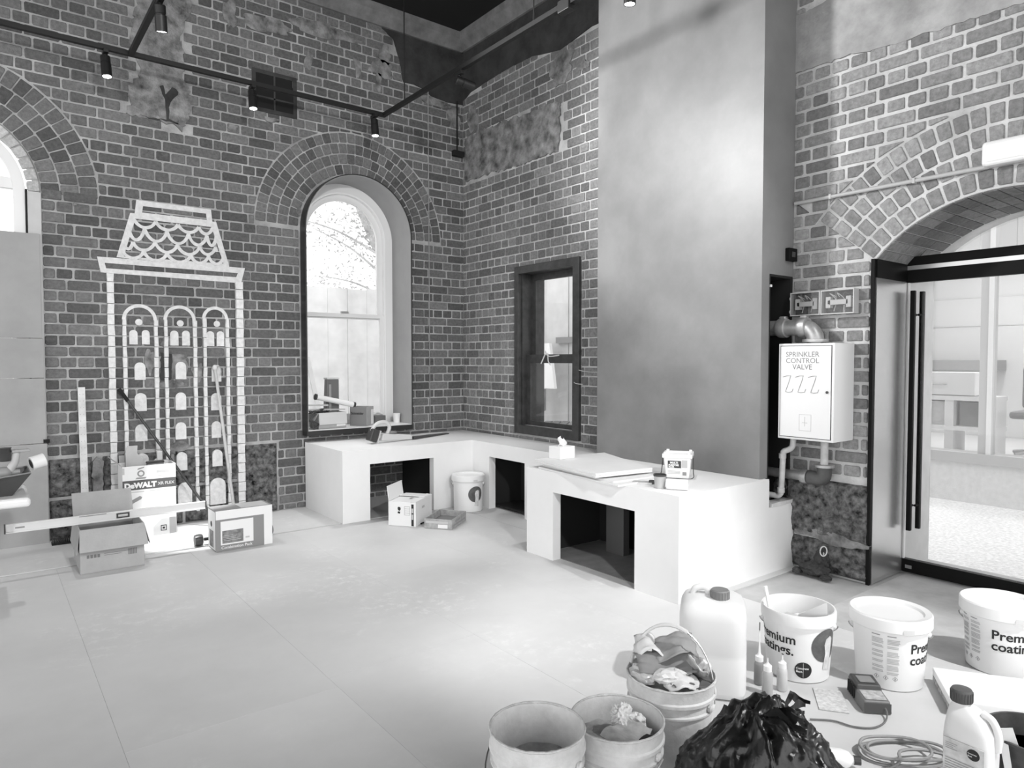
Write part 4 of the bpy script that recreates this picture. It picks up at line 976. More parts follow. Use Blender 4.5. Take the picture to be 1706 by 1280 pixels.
# ------------------------------------------------------------------ cartons by the bench
t = thing('opened_carton', 'white carton with raised flap on the floor before the bench opening', 'box', (-1.32, -1.135, .001), .655)
W, D, H = .37, .25, .205
bd = MB().box((-W / 2, -D / 2, 0), (W / 2, D / 2, H)).build('carton_body', CARDW, t, bevel=.002)
flap(t, (-W / 2, D / 2, H), (-W / 2, -D / 2, H), (.35, 0, .9), .0, CARDW) if False else None
flap(t, (-W / 2 + .004, D / 2 - .003, H + .002), (W / 2 - .06, D / 2 - .003, H + .002), (.28, .25, .85), .13, CARDW)
flap(t, (W / 2, -D / 2 + .004, H + .003), (W / 2, D / 2 - .004, H + .003), (-1, 0, .05), .16, CARDW); flap(t, (W / 2, -D / 2, H + .003), (-W / 2, -D / 2, H + .003), (0, 1, .06), .05, CARDW)
printed(t, bd, [((-.06, -.03, H + .003), (1, 0, 0), (0, 1, 0), .06, .02)], GREYINK)
lx = (0, -1, 0); xl = -W / 2
m = MB(); m.prism([[(.02, .13), (.035, .135), (.04, .155), (.03, .165), (.015, .16), (.01, .145)], ], lambda a, c, w: Vector((w, a, c)), xl - .0018, xl - .0008); m.prism([[(.02, .105), (.04, .11), (.035, .125), (.015, .122)]], lambda a, c, w: Vector((w, a, c)), xl - .0018, xl - .0008); m.build('logo_print', INK, bd)
printed(t, bd, [((xl, -.022, .095 + i * .018), lx, fz, .05, .0025) for i in range(5)] + [((xl, -.022, .095), lx, fz, .0025, .075), ((xl, -.07, .095), lx, fz, .0025, .075)], GREYINK); printed(t, bd, [((xl, -.085, .005), lx, fz, .022, .185)], INK)
printed(t, bd, [((xl - .0006, -.088, .06), lx, fz, .014, .045), ((xl - .0006, -.088, .115), lx, fz, .014, .04)], PALEINK); printed(t, bd, [((-.05, -D / 2, .13), fx, fz, .06, .02)], PALEINK)
t = thing('shallow_carton', 'shallow open printed carton tray on the floor beside the white carton', 'box', (-1.135, -1.41, .001), .643)
W, D, H = .36, .245, .082
bd = open_box(t, W, D, H, mat('tray_grey', .36, .7, var=.25, vs=25), th=.007); MB().box((-W / 2 + .008, -D / 2 + .008, .006), (W / 2 - .008, D / 2 - .008, .03)).build('contents', mat('tray_inside', .2, .8), t)
printed(t, bd, [((-W / 2, .0, .008), lx, fz, .085, .03)], CARDW); printed(t, bd, [((-W / 2, .11, .045), lx, fz, .2, .02)], PALEINK); printed(t, bd, [((-.15, -D / 2, .02), fx, fz, .3, .015), ((-.1, -D / 2, .045), fx, fz, .12, .02)], GREYINK)
t = thing('key_fob', 'small dark cable tie bundle between the two cartons', 'cable tie', (-1.27, -1.29, .006)); MB().tube(curve_pts([(-.04, 0, 0), (0, .012, .004), (.05, -.005, 0)], 6), .006, 6).build('tie', BLACKM, t, smooth=True)
# ------------------------------------------------------------------ services on the doorway wall
t = thing('valve_cabinet', 'white wall cabinet lettered SPRINKLER CONTROL VALVE', 'cabinet', (.113, -4.077, .897))
CABM = mat('cabinet_enamel', .74, .4)
MB().box((-.252, -.185, 0), (0, .185, .615)).build('body', CABM, t, bevel=.004)
dr = MB().box((-.258, -.166, .018), (-.2525, .168, .597)).build('door', CABM, t, bevel=.0015)
MB().prism([[(-.170, .014), (.172, .014), (.172, .601), (-.170, .601)], [(-.1665, .0175), (.1685, .0175), (.1685, .5975), (-.1665, .5975)]], lambda a, c, w: Vector((w, a, c)), -.2535, -.2518).build('door_gap', INK, t)
m = MB()
for i, (s, z) in enumerate((('SPRINKLER', .530), ('CONTROL', .490), ('VALVE', .450))): text_flat(m, s, .046, (-.258, 0.02, z), (0, -1, 0), fz, 0, True)
m.build('lettering', mat('cabinet_ink', .22, .6), dr)
m = MB()
for k in range(3):
    y0 = .10 - k * .085
    P = [(y0 + .05, .40), (y0 + .02, .408), (y0 - .005, .41), (y0 + .005, .375), (y0 + .025, .32), (y0 + .03, .305), (y0 + .01, .302), (y0 - .015, .306), (y0 - .022, .325)]
    m.tube([(-.2595, a, c) for a, c in P], .0016, 5)
m.build('marker_scrawl', GREYINK, dr)
m = MB(); m.prism([[(-.045, .06), (.035, .06), (.035, .165), (-.045, .165)], [(-.043, .062), (.033, .062), (.033, .163), (-.043, .163)]], lambda a, c, w: Vector((w, a, c)), -.2590, -.2582); m.box((-.259, -.02, .11), (-.2582, .015, .113)); m.box((-.259, -.004, .09), (-.2582, -.001, .15)); m.build('document_print', PALEINK, dr)
MB().lathe([(.001, 0), (.008, 0), (.008, .008), (.004, .01), (.001, .01)], 14, TR((-.258, -.146, .31), 0, 0, -PI / 2)).build('lock', DARKP, dr, smooth=True)

t = thing('riser_pipe', 'thick grey sprinkler pipe with elbow entering the cabinet top', 'pipe', (0, -3.9, 1.62))
el = [(0, .42, 0), (0, -.08, 0)] + [(0, -.08 - .085 * math.sin(a), -.085 + .085 * math.cos(a)) for a in (.3, .6, .9, 1.2, 1.5)] + [(0, -.165, -.107)]
MB().tube(el, .052, 20).build('pipe', GALV, t, smooth=True)
for (y, k) in ((.06, 1), (-.085, 1)):
    cp = MB().lathe([(.052, -.028), (.064, -.026), (.066, 0), (.064, .026), (.052, .028)], 20, TR((0, y, 0), 0, PI / 2)).build('coupling', GALV, t, smooth=40)
    MB().box((-.02, y - .022, .058), (.02, y + .022, .078)).build('bolt_lug', GALV, cp, bevel=.006); MB().cyl((0, y - .03, .067), (0, y + .03, .067), .007, n=6).build('bolt', STEEL, cp)
MB().lathe([(.05, -.012), (.08, -.01), (.08, .008), (.05, .01)], 20, Matrix.Translation((0, -.165, -.088))).build('flange', GALV, t, smooth=40)
t = thing('drain_pipe', 'thin pale bent drain pipe below the cabinet', 'pipe', (-.06, -3.87, .5))
MB().tube(curve_pts([(.02, -.075, .40), (.02, -.07, .34), (.01, -.05, .315), (0, -.02, .30), (0, -.015, .27), (0, -.01, .15), (0, -.005, .04), (0, .0, .015), (-.0, .02, .0), (-.01, .06, .0), (-.02, .10, .0)], 5), .019, 12).build('pipe', mat('pale_pipe', .5, .5, var=.2, vs=15), t, smooth=True)
MB().lathe([(.011, 0), (.026, 0), (.028, .02), (.026, .03), (.019, .035)], 14, TR((-.02, .118, 0), 0, PI / 2)).build('open_end', MATS['pale_pipe'], t, smooth=40)
MB().lathe([(.001, .004), (.014, .004)], 14, TR((-.021, .119, 0), 0, PI / 2)).build('bore', BLACKM, t)
for p in ((0, -.012, .27), (0, -.004, .04)): MB().lathe([(.019, -.018), (.024, -.016), (.024, .016), (.019, .018)], 14, Matrix.Translation(p)).build('collar', MATS['pale_pipe'], t, smooth=40)
t = thing('feed_pipe', 'grey feed pipe with coupling and tee below the cabinet', 'pipe', (.03, -4.0, .638))
MB().tube([(0, .55, 0), (0, -.05, 0)], .032, 16).build('pipe', GALV, t, smooth=True)
MB().lathe([(.032, -.025), (.045, -.022), (.047, 0), (.045, .022), (.032, .025)], 18, TR((0, .01, 0), 0, PI / 2)).build('coupling', GALV, t, smooth=40)
MB().tube(curve_pts([(0, -.02, 0), (0, -.09, 0), (0, -.118, .02), (0, -.12, .09)], 5), .046, 16).build('tee', mat('dark_iron', .10, .6, .3, var=.3), t, smooth=True)
MB().lathe([(.04, -.01), (.062, -.008), (.062, .008), (.04, .01)], 18, Matrix.Translation((0, -.12, .085))).build('flange', GALV, t, smooth=40)
MB().tube([(0, -.12, .085), (0, -.12, .262)], .024, 14).build('riser', mat('pale_pipe', .5, .5), t, smooth=True)

CLEAR = glass_mat('clear_polycarbonate', .85)
for i, (y0, y1, lab) in enumerate(((-4.063, -3.858, 'clear junction box nearer the dark pier above the pipe'), (-4.283, -4.068, 'clear junction box nearer the glass door above the pipe'))):
    t = thing('junction_box', lab, 'junction box', (.113, (y0 + y1) / 2, 1.70), 0, 'clear junction boxes'); w = (y1 - y0) / 2
    MB().prism([[(-w, 0), (w, 0), (w, .155), (-w, .155)], [(-w + .007, .007), (w - .007, .007), (w - .007, .148), (-w + .007, .148)]], lambda a, c, q: Vector((q, a, c)), -.065, -.0).build('casing', mat('cloudy_plastic', .5, .3), t)
    MB().box((-.066, -w + .006, .006), (-.064, w - .006, .149)).build('lid', CLEAR, t)
    tbk = MB().box((-.05, -w + .045, .06), (-.015, w - .045, .092)).build('terminal_block', PLAST, t, bevel=.002)
    for sy in (-1, 1): MB().box((-.05, sy * (w - .042) - .016, .04), (-.01, sy * (w - .042) + .016, .112)).build('terminal_end', PLAST, tbk, bevel=.002)
    MB().box((-.052, w - .052, .065), (-.0505, w - .042, .088)).build('slot', INK, tbk)
    for k in range(3): MB().tube(curve_pts([(-.03, (k - 1) * .02, .11), (-.04, (k - 1) * .05 + .01, .135), (-.03, (k - 1.6) * .055, .09), (-.03, (k - 1.4) * .06, .02)], 5), .0025, 5).build('wire', PLAST if k else MIDP, t, smooth=True)
    for zz in (.03, .12):
        if i == 0: MB().lathe([(.004, 0), (.012, 0), (.012, .02), (.004, .022)], 10, TR((-.03, w, zz), 0, -PI / 2)).build('cable_gland', PLAST, t)
t = thing('wall_conduit', 'painted conduit pipe running across the brick arch to the emergency light', 'conduit', (.095, -4.4, 2.458))
MB().tube([(0, .545, 0), (0, -.58, 0)], .0125, 12).build('pipe', mat('painted_conduit', .45, .5), t, smooth=True)
for y in (.3, -.2): MB().box((-.015, y - .008, -.016), (.02, y + .008, .016)).build('saddle', MATS['painted_conduit'], t, bevel=.002)
t = thing('emergency_light', 'white emergency light batten at the right picture edge above the arch', 'light fitting', (.113, -5.27, 2.45))
MB().box((-.075, -.315, 0), (0, .315, .132)).build('housing', PLAST, t, bevel=.02, seg=3); MB().box((-.079, -.29, .02), (-.074, .29, .112)).build('diffuser', mat('opal_cover', .85, .25), t, bevel=.002)
t = thing('wall_switch', 'small black switch box on the side of the dark pier', 'switch', (.062, -3.839, 2.07))
MB().box((-.05, -.03, 0), (.05, 0, .085)).build('box', BLACK, t, bevel=.003); MB().box((-.02, -.034, .025), (.02, -.03, .06)).build('rocker', DARKP, t, bevel=.002)
t = thing('speaker_box', 'small black wall box on a drop cable high in the room corner', 'wall box', (-.088, -.006, 3.622))
MB().box((-.066, -.055, 0), (.066, 0, .06)).build('box', BLACKM, t, bevel=.004); MB().tube([(0, -.012, .055), (.0, -.012, .60)], .008, 8).build('cable', BLACKM, t)
t = thing('thin_conduit', 'thin pale vertical conduit beside the arched window', 'conduit', (-.44, -.008, .63))
MB().tube([(0, 0, 0), (-.004, 0, 1.8), (-.008, -.002, 3.62)], .0055, 6).build('pipe', mat('conduit_grey', .3, .6), t)
t = thing('sash_cord', 'pale knotted sash cord tied at the dark window rail', 'cord', (.02, -1.40, 1.46))
for P in ([(0, .03, .03), (-.01, 0, .0), (-.02, -.06, -.02), (-.03, -.20, -.01)], [(-.01, .02, .0), (-.03, .03, -.05), (-.035, .05, -.09)], [(-.01, -.02, .01), (-.04, -.06, -.06), (-.04, -.09, -.10)]):
    MB().tube(curve_pts(P, 6), .006, 6).build('strand', mat('cord_pale', .6, .8), t, smooth=True)
t = thing('trailing_wires', 'two thin pale wires from the dark window to the pier', 'wires', (-.03, -1.82, 1.28))
MB().tube(curve_pts([(.02, .03, .06), (-.0, -.1, .03), (.0, -.3, .02), (.0, -.50, .045)], 6), .003, 5).build('wire', MATS['cord_pale'], t); MB().tube(curve_pts([(.02, .03, -.06), (-.01, -.04, -.085), (.0, -.12, -.09)], 6), .003, 5).build('wire', MATS['cord_pale'], t)

# crumpled lump helper
def crumple(name, mat_, parent, r, seed, rough=.35, f=3.0, sub=3, M=None, fold=1.0):
    bm = bmesh.new(); bmesh.ops.create_icosphere(bm, subdivisions=sub, radius=1)
    for v in bm.verts:
        c = v.co.copy()
        n = abs(vnoise(c.x * f + seed, c.y * f + c.z * 1.7 * f, seed)) + abs(vnoise(c.z * f * 1.3, c.x * f - c.y * f, seed + 3)) * fold
        k = 1 - rough * n
        v.co = Vector((c.x * r[0] * k, c.y * r[1] * k, c.z * r[2] * k))
        if M: v.co = M @ v.co
    me = bpy.data.meshes.new(name); bm.to_mesh(me); bm.free()
    return link(name, me, mat_, parent)
t = thing('debris_heap', 'small heap of dark rubbish with a pale ring at the foot of the doorway wall', 'debris', (.0, -4.08, .001))
DEB = mat('dark_debris', .045, .8, var=.4, vs=30, bump=.8, bs=60)
crumple('rag', DEB, t, (.07, .12, .05), 3, .5, 4, 3, Matrix.Translation((.0, 0, .045))); crumple('rag', DEB, t, (.05, .06, .10), 5, .5, 4, 3, Matrix.Translation((.05, -.02, .09))); crumple('chip', DEB, t, (.04, .04, .025), 7, .4, 4, 2, Matrix.Translation((-.03, .10, .02))); crumple('chip', DEB, t, (.03, .05, .02), 8, .4, 4, 2, Matrix.Translation((-.04, -.10, .018)))
MB().tube([(-.0 + .008 * math.sin(a), -.06 + .022 * math.cos(a), .175 + .03 * math.sin(a)) for a in [i * PI / 8 for i in range(16)]], .004, 6, closed=True).build('ring', MATS['cord_pale'], t, smooth=True)
MB().tube([(.05, -.04, .14), (.02, -.05, .16), (0, -.06, .147)], .004, 6).build('ring_tail', MATS['cord_pale'], t)
# ------------------------------------------------------------------ pails, jug and tools in the foreground
def wrap(mb, body, size, R0, R1, Hh, th0, z, bold=0.0, off=.0012, dirn=1):
    """lettering laid round a tapering pail; th0 = angle of its left end, seen from outside"""
    vs, fs, w = text_geo(body, size, bold); out = []
    for v in vs:
        zz = z + v.y; r = R0 + (R1 - R0) * zz / (Hh - .052) + off; a = th0 + v.x / ((R0 + R1) / 2)
        out.append((r * math.cos(a), r * math.sin(a), zz))
    mb.add(out, fs)
def patch(mb, R0, R1, Hh, th0, th1, z0, z1, off=.0012, n=8):
    vs = []; fs = []
    for i in range(n + 1):
        a = th0 + (th1 - th0) * i / n
        for z in (z0, z1):
            r = R0 + (R1 - R0) * z / (Hh - .052) + off; vs.append((r * math.cos(a), r * math.sin(a), z))
    for i in range(n): fs.append((2 * i, 2 * i + 2, 2 * i + 3, 2 * i + 1))
    mb.add(vs, fs)
def wpoly(mb, pts, R0, R1, Hh, th0, z, off=.0012):
    """flat outline (metres, around th0, z) wrapped on the pail, with fine fill"""
    bm = bmesh.new(); vs = [bm.verts.new((a, b, 0)) for a, b in pts]; bm.faces.new(vs)
    bmesh.ops.triangulate(bm, faces=bm.faces)
    bmesh.ops.subdivide_edges(bm, edges=[e for e in bm.edges if e.calc_length() > .015], cuts=3, use_grid_fill=True)
    bmesh.ops.triangulate(bm, faces=bm.faces)
    bm.verts.index_update(); out = []
    for v in bm.verts:
        zz = z + v.co.y; r = R0 + (R1 - R0) * zz / (Hh - .052) + off; a = th0 + v.co.x / ((R0 + R1) / 2); out.append((r * math.cos(a), r * math.sin(a), zz))
    mb.add(out, [tuple(v.index for v in f.verts) for f in bm.faces]); bm.free()
def facing(loc): return math.atan2(CAM.y - loc[1], CAM.x - loc[0])
def coating_pail(loc, start_deg, label, lid=True, R0=.132, R1=.147, Hh=.30, prints=('text', 'cols', 'pic', 'logo'), group='white coating pails'):
    t = thing('coating_pail', label, 'pail', loc, 0, group); F = facing(loc)
    # reading left to right as seen from outside = growing angle measured anticlockwise from above
    D = math.radians
    b = MB(); b.lathe([(.001, .004), (R0 - .006, .004), (R0 - .004, 0), (R0, .004), (R1, Hh - .052), (R1 + .011, Hh - .050), (R1 + .012, Hh - .010), (R1 + .008, Hh), (R1 + .001, Hh), (R1 - .001, Hh - .02), (R0 - .006, .010), (.001, .008)], 48)
    body = b.build('pail_body', PLAST, t, smooth=35)
    A = lambda deg: F + D(deg)
    if 'text' in prints:
        m = MB(); wrap(m, 'Premium', .057, R0, R1, Hh, A(start_deg), .170, .0012); wrap(m, 'coatings.', .057, R0, R1, Hh, A(start_deg), .120, .0012); m.build('lettering', INK, body)
    if 'cols' in prints:
        m = MB(); m2 = MB()
        for c0 in (start_deg - 60, start_deg - 36):
            z = .225
            while z > .075:
                h = rnd.choice([.012, .018, .024])
                for k in range(int(h / .006)): patch(m, R0, R1, Hh, A(c0), A(c0 + 19 - rnd.uniform(0, 3)), z - k * .006 - .004, z - k * .006, n=5)
                z -= h + .006
            patch(m2, R0, R1, Hh, A(c0), A(c0 + 13), .236, .240, n=4)
        for k in range(3):
            c = start_deg - 53 + k * 15
            wpoly(m2, [(-.011, 0), (-.009, 0), (.0, .009), (.009, 0), (.011, 0), (0, .011)], R0, R1, Hh, A(c), .055); wpoly(m2, [(-.011, 0), (-.009, 0), (.0, -.009), (.009, 0), (.011, 0), (0, -.011)], R0, R1, Hh, A(c), .055); wpoly(m2, [(-.002, -.005), (.002, -.005), (.002, .005), (-.002, .005)], R0, R1, Hh, A(c), .055)
        m.build('small_print', PALEINK, body); m2.build('small_print_head', GREYINK, body)
    if 'pic' in prints:
        c = start_deg + 141; m = MB(); wpoly(m, [(.074 * math.cos(a), .074 * math.sin(a)) for a in [i * PI / 16 for i in range(32)]], R0, R1, Hh, A(c), .165); pc = m.build('round_picture', mat('picture_dark', .10, .5, var=.3, vs=20), body)
        m = MB(); wpoly(m, [(-.015, -.10), (.03, -.11), (.034, -.02), (.038, .03), (.022, .045), (-.003, .035), (-.012, .01), (-.004, -.03)], R0, R1, Hh, A(c), .160, off=.002); m.build('pale_figure', mat('picture_pale', .62, .5, var=.2, vs=30), pc)
    if 'logo' in prints:
        c = start_deg + 98; m = MB(); wpoly(m, [(.036 * math.cos(a), .036 * math.sin(a)) for a in [i * PI / 14 for i in range(28)]], R0, R1, Hh, A(c), .060); lg = m.build('round_logo', INK, body)
        m = MB(); wrap(m, 'Concrete', .0135, R0, R1, Hh, A(c) - .028 / R0, .064, .0003, .002); wrap(m, 'Base.', .0135, R0, R1, Hh, A(c) - .028 / R0, .050, .0003, .002); patch(m, R0, R1, Hh, A(c) - .0006 / R0, A(c) + .0006 / R0, .028, .092, .0019, 1); m.build('lettering', CARDW, lg)
    if lid:
        l = MB(); l.lathe([(.001, Hh - .002), (R1 - .020, Hh - .002), (R1 - .014, Hh + .008), (R1 + .012, Hh + .012), (R1 + .017, Hh + .006), (R1 + .018, Hh - .040), (R1 + .013, Hh - .046), (R1 + .012, Hh - .02)], 48); ld = l.build('lid', PLAST, t, smooth=35)
        m = MB(); patch(m, R1 + .018, R1 + .018, 1, A(18), A(33), Hh - .042, Hh - .022, .003, 4); m.build('tear_tab', mat('tab_shade', .6, .4), ld)
    hw = MB(); r = R1 + .016
    hw.tube([(r * math.cos(A(90 + q * 180 / 20)) , r * math.sin(A(90 + q * 180 / 20)), Hh - .075 - .11 * math.sin(PI * q / 20)) for q in range(21)], .0028, 6); hw.build('wire_handle', STEEL, t, smooth=True)
    for q in (90, 270): MB().lathe([(.012, -.002), (.012, .008), (.004, .012), (.001, .012)], 12, Matrix.Rotation(A(q), 4, 'Z') @ Matrix.Translation((R1 - .001, 0, Hh - .075)) @ Matrix.Rotation(PI / 2, 4, 'Y')).build('handle_ear', PLAST, t)
    return t
p1 = coating_pail((-1.363, -4.734, .001), -88, 'open white coating pail with mixing tools, leftmost of the three lettered pails', lid=False)
coating_pail((-1.117, -5.024, .001), 33, 'lidded white coating pail, middle of the three, showing small print columns')
coating_pail((-.592, -5.285, .0), -14, 'lidded white coating pail cut by the right picture edge')
coating_pail((-.66, -1.055, .001), -110, 'white pail with round picture in the inner corner of the bench', lid=True, R0=.135, R1=.138, Hh=.325, prints=('pic',))
F1 = facing((-1.363, -4.734))
def near(deg, r, z): a = F1 + math.radians(deg); return Vector((-1.363 + r * math.cos(a), -4.734 + r * math.sin(a), z))
t = thing('mixing_stick', 'white mixing paddle standing in the open coating pail', 'paddle', near(-60, .10, .12))
MB().hexa([(-.012, -.003, 0), (.012, -.003, 0), (.012, .003, 0), (-.012, .003, 0)], [(-.022, .05, .26), (-.002, .05, .26), (-.002, .056, .26), (-.022, .056, .26)]).build('paddle', PLAST, t)
t = thing('plastic_spatula', 'white card scraper leaning on the rim of the open coating pail', 'scraper', near(30, .06, .20), F1 + PI / 2)
MB().hexa([(-.02, -.002, 0), (.09, -.002, .0), (.09, .002, .0), (-.02, .002, 0)], [(-.03, -.03, .085), (.085, -.045, .16), (.085, -.041, .16), (-.03, -.026, .085)]).build('card', PLAST, t)
t = thing('rag_lump', 'white rag lump inside the open coating pail', 'rag', near(180, .03, .20)); crumple('rag', PLAST, t, (.09, .08, .05), 11, .5, 3, 3); MB().box((-.09, -.03, .02), (-.04, .03, .06)).build('sponge', PALET, t)

# jug
JL = (-1.79, -4.585, .001)
t = thing('water_jug', 'large translucent white square jug with dark screw cap', 'jug', JL, facing(JL) + PI / 2)
JUG = mat('milky_plastic', .80, .35, trans=.12)
def sq(n, half, z, pw=5.0, dx=0, dy=0):
    out = []
    for k in range(n):
        a = 2 * PI * k / n; c, s = math.cos(a), math.sin(a); r = half / (abs(c) ** pw + abs(s) ** pw) ** (1 / pw); out.append((r * c + dx, r * s + dy, z))
    return out
N = 48; prof = [(.11, 0), (.132, .008), (.137, .03), (.137, .17), (.1345, .18), (.137, .19), (.137, .325), (.134, .355), (.122, .378), (.100, .392), (.06, .400), (.02, .402)]
vs = []; fs = []
for h, z in prof: vs += sq(N, h, z)
for i in range(len(prof) - 1):
    for k in range(N): fs.append((i * N + k, i * N + (k + 1) % N, (i + 1) * N + (k + 1) % N, (i + 1) * N + k))
fs += [tuple(range(N)), tuple((len(prof) - 1) * N + k for k in range(N))]
MB().add(vs, fs).build('jug_body', JUG, t, smooth=60)
NK = Vector((.028, -.035, .385))
MB().lathe([(.036, 0), (.036, .022), (.001, .022)], 24, Matrix.Translation(NK)).build('neck', JUG, t, smooth=40)
cp = MB().lathe([(.034, .010), (.038, .010), (.038, .046), (.034, .050), (.001, .050)], 28, Matrix.Translation(NK)).build('cap', mat('cap_grey', .2, .5), t, smooth=40)
for k in range(20): 
    a = 2 * PI * k / 20; MB().box((.037, -.002, .013), (.0395, .002, .044), Matrix.Translation(NK) @ Matrix.Rotation(a, 4, 'Z')).build('grip_rib', MATS['cap_grey'], cp)
MB().tube(curve_pts([(-.085, .02, .372), (-.075, .01, .415), (-.03, .005, .425), (-.015, .0, .39)], 6), .014, 10).build('handle', JUG, t, smooth=True)

# squeeze bottles
def squeeze(loc, h, m, nz, label, tip=None):
    t = thing('squeeze_bottle', label, 'bottle', loc, 0, 'squeeze bottles')
    MB().lathe([(.001, .002), (.019, 0), (.022, .004), (.022, h - .02), (.018, h - .006), (.012, h)], 22).build('bottle_body', m, t, smooth=40)
    MB().lathe([(.015, h - .006), (.017, h - .004), (.017, h + .018), (.010, h + .022), (.006, h + .03), (.0035, h + nz * .5), (.002, h + nz)], 16).build('nozzle_cap', PLAST, t, smooth=40)
    if tip: MB().cyl((0, 0, h + nz - .03), (0, 0, h + nz + .035), .0022, n=6).build('needle_cover', DARKP, t)
squeeze((-1.615, -4.70, .001), .105, mat('dye_mid', .26, .35), .13, 'tall squeeze bottle of dark liquid with black needle tip beside the jug', True)
squeeze((-1.672, -4.775, .001), .105, mat('dye_pale', .42, .35), .05, 'squeeze bottle of mid grey liquid directly behind the black bag')
squeeze((-1.588, -4.792, .001), .100, mat('dye_palest', .55, .35), .05, 'palest squeeze bottle, nearest the open coating pail')

# charger
CL = (-1.405, -5.068, .001)
t = thing('battery_charger', 'dark grey battery charger with vents lying on the white floor', 'charger', CL, math.radians(-46))
CH = mat('charger_grey', .16, .5)
b = MB(); b.hexa([(-.055, -.1, 0), (.055, -.1, 0), (.055, .1, 0), (-.055, .1, 0)], [(-.05, -.092, .05), (.05, -.092, .05), (.05, .09, .062), (-.05, .09, .062)]); bd = b.build('housing', CH, t, bevel=.008, seg=3)
b = MB(); b.hexa([(-.05, -.01, .05), (.05, -.01, .05), (.05, .098, .055), (-.05, .098, .055)], [(-.046, .0, .073), (.046, .0, .073), (.046, .09, .078), (-.046, .09, .078)]); b.build('battery_dock', DARKP, t, bevel=.005)
MB().box((-.03, .015, .074), (.03, .07, .079)).build('dock_plate', MIDP, t, bevel=.002)
b = MB(); b.add([(-.04, -.085, .0525), (.04, -.085, .0525), (.042, -.014, .0565), (-.042, -.014, .0565)], [(0, 1, 2, 3)]); b.build('rating_label', mat('label_grey', .42, .5, var=.35, vs=60), t)
for k in range(5): MB().box((-.0575, .0 + k * .017, .012), (-.052, .008 + k * .017, .06)).build('vent_slot', BLACKM, bd)
MB().box((-.05, -.1005, .006), (.05, -.098, .044)).build('front_panel', mat('charger_front', .08, .6), bd)
t = thing('charger_cord', 'thin dark cord trailing from the battery charger', 'cord', (-1.462, -5.165, .006))
MB().tube(curve_pts([(.008, .012, .024), (-.02, -.01, .012), (-.07, -.02, .0), (-.14, -.01, 0), (-.19, .04, 0), (-.21, .11, 0), (-.27, .17, 0)], 8), .0035, 6).build('cord', mat('cord_grey', .15, .6), t, smooth=True)
t = thing('cable_coil', 'loose grey cable loops on the floor beside the white bottle', 'cable', (-1.70, -5.32, .006))
for k, (rx, ry, dx, dy, z) in enumerate(((.15, .085, 0, 0, 0), (.14, .07, .02, -.01, .012), (.12, .08, -.02, .015, .024))):
    MB().tube([(dx + rx * math.cos(a) * .78 + ry * math.sin(a) * .6, dy - rx * math.cos(a) * .62 + ry * math.sin(a) * .78, z + .003 * math.sin(3 * a)) for a in [i * PI / 20 for i in range(40)]], .0055, 6, closed=True).build('loop', mat('cable_grey', .3, .6), t, smooth=True)
MB().tube(curve_pts([(.1, -.12, .012), (.05, -.05, .02), (-.04, -.01, .03), (-.1, -.03, .02), (-.2, .0, .004)], 8), .0055, 6).build('tail', MATS['cable_grey'], t, smooth=True)
t = thing('instruction_leaflet', 'pale printed leaflet lying behind the black bag', 'leaflet', (-1.515, -4.965, .0015), .62)
MB().box((-.095, -.055, 0), (.095, .055, .003)).build('leaflet', mat('leaflet_print', .6, .6, var=.25, vs=60), t)
t = thing('lying_bottle', 'white plastic bottle lying beside the black bag', 'bottle', (-1.955, -5.205, .033), -.9)
MB().lathe([(.001, -.1), (.03, -.098), (.032, -.09), (.032, .02), (.025, .045), (.013, .055), (.013, .07)], 20, Matrix.Rotation(PI / 2, 4, 'Y')).build('bottle_body', PLAST, t, smooth=40); MB().lathe([(.015, .06), (.015, .082), (.001, .083)], 14, Matrix.Rotation(PI / 2, 4, 'Y')).build('cap', DARKP, t, smooth=40)

# slab on the floor
t = thing('insulation_slab', 'white foam slab with speckled edges on the floor at the right', 'slab', (-.9, -5.4, .001))
P = [(-1.0, -5.155), (-1.262, -5.318), (-.93, -5.83), (-.67, -5.66)]
MB().prism([[(a + .9, c + 5.4) for a, c in P]], lambda a, c, w: Vector((a, c, w)), .032, .064).build('slab', mat('foam_white', .82, .7), t, bevel=.003)
MB().prism([ragged([((a + .9) * .998, (c + 5.4) * .998) for a, c in P], .006, .02)], lambda a, c, w: Vector((a, c, w)), .012, .032).build('core', mat('speckled_core', .36, .9, var=.6, vs=70), t)
for k in (0, 1): MB().box((-.2 + k * .25, -.3 + .0 * k, 0), (-.16 + k * .25, .05 - .2 * k, .012)).build('foot_batten', BLACKM, t)

# jerrycan bottle
BL = (-1.765, -5.552, .001)
t = thing('primer_bottle', 'tall white primer bottle with dark cap at the lower right', 'bottle', BL, facing(BL) + PI / 2 - .35)
def rr(w, d, z, n=36, pw=4): return [(w * math.copysign(abs(math.cos(a)) ** (2 / pw), math.cos(a)), d * math.copysign(abs(math.sin(a)) ** (2 / pw), math.sin(a)), z) for a in [2 * PI * k / n for k in range(n)]]
prof = [(.062, .045, 0, 0), (.070, .052, .01, 0), (.072, .054, .18, 0), (.068, .052, .225, 0), (.055, .044, .262, -.008), (.036, .032, .285, -.022), (.024, .024, .293, -.03), (.022, .022, .31, -.03)]
vs = []; fs = []; N = 36
for w, d, z, dx in prof: vs += [(a + dx, b, c) for a, b, c in rr(w, d, z)]
for i in range(len(prof) - 1):
    for k in range(N): fs.append((i * N + k, i * N + (k + 1) % N, (i + 1) * N + (k + 1) % N, (i + 1) * N + k))
fs += [tuple(range(N)), tuple((len(prof) - 1) * N + k for k in range(N))]
bd = MB().add(vs, fs).build('bottle_body', JUG, t, smooth=60)
cp = MB().lathe([(.027, .300), (.031, .300), (.031, .335), (.028, .340), (.001, .342)], 26, Matrix.Translation((-.03, 0, 0))).build('cap', mat('cap_dark', .07, .45), t, smooth=40)
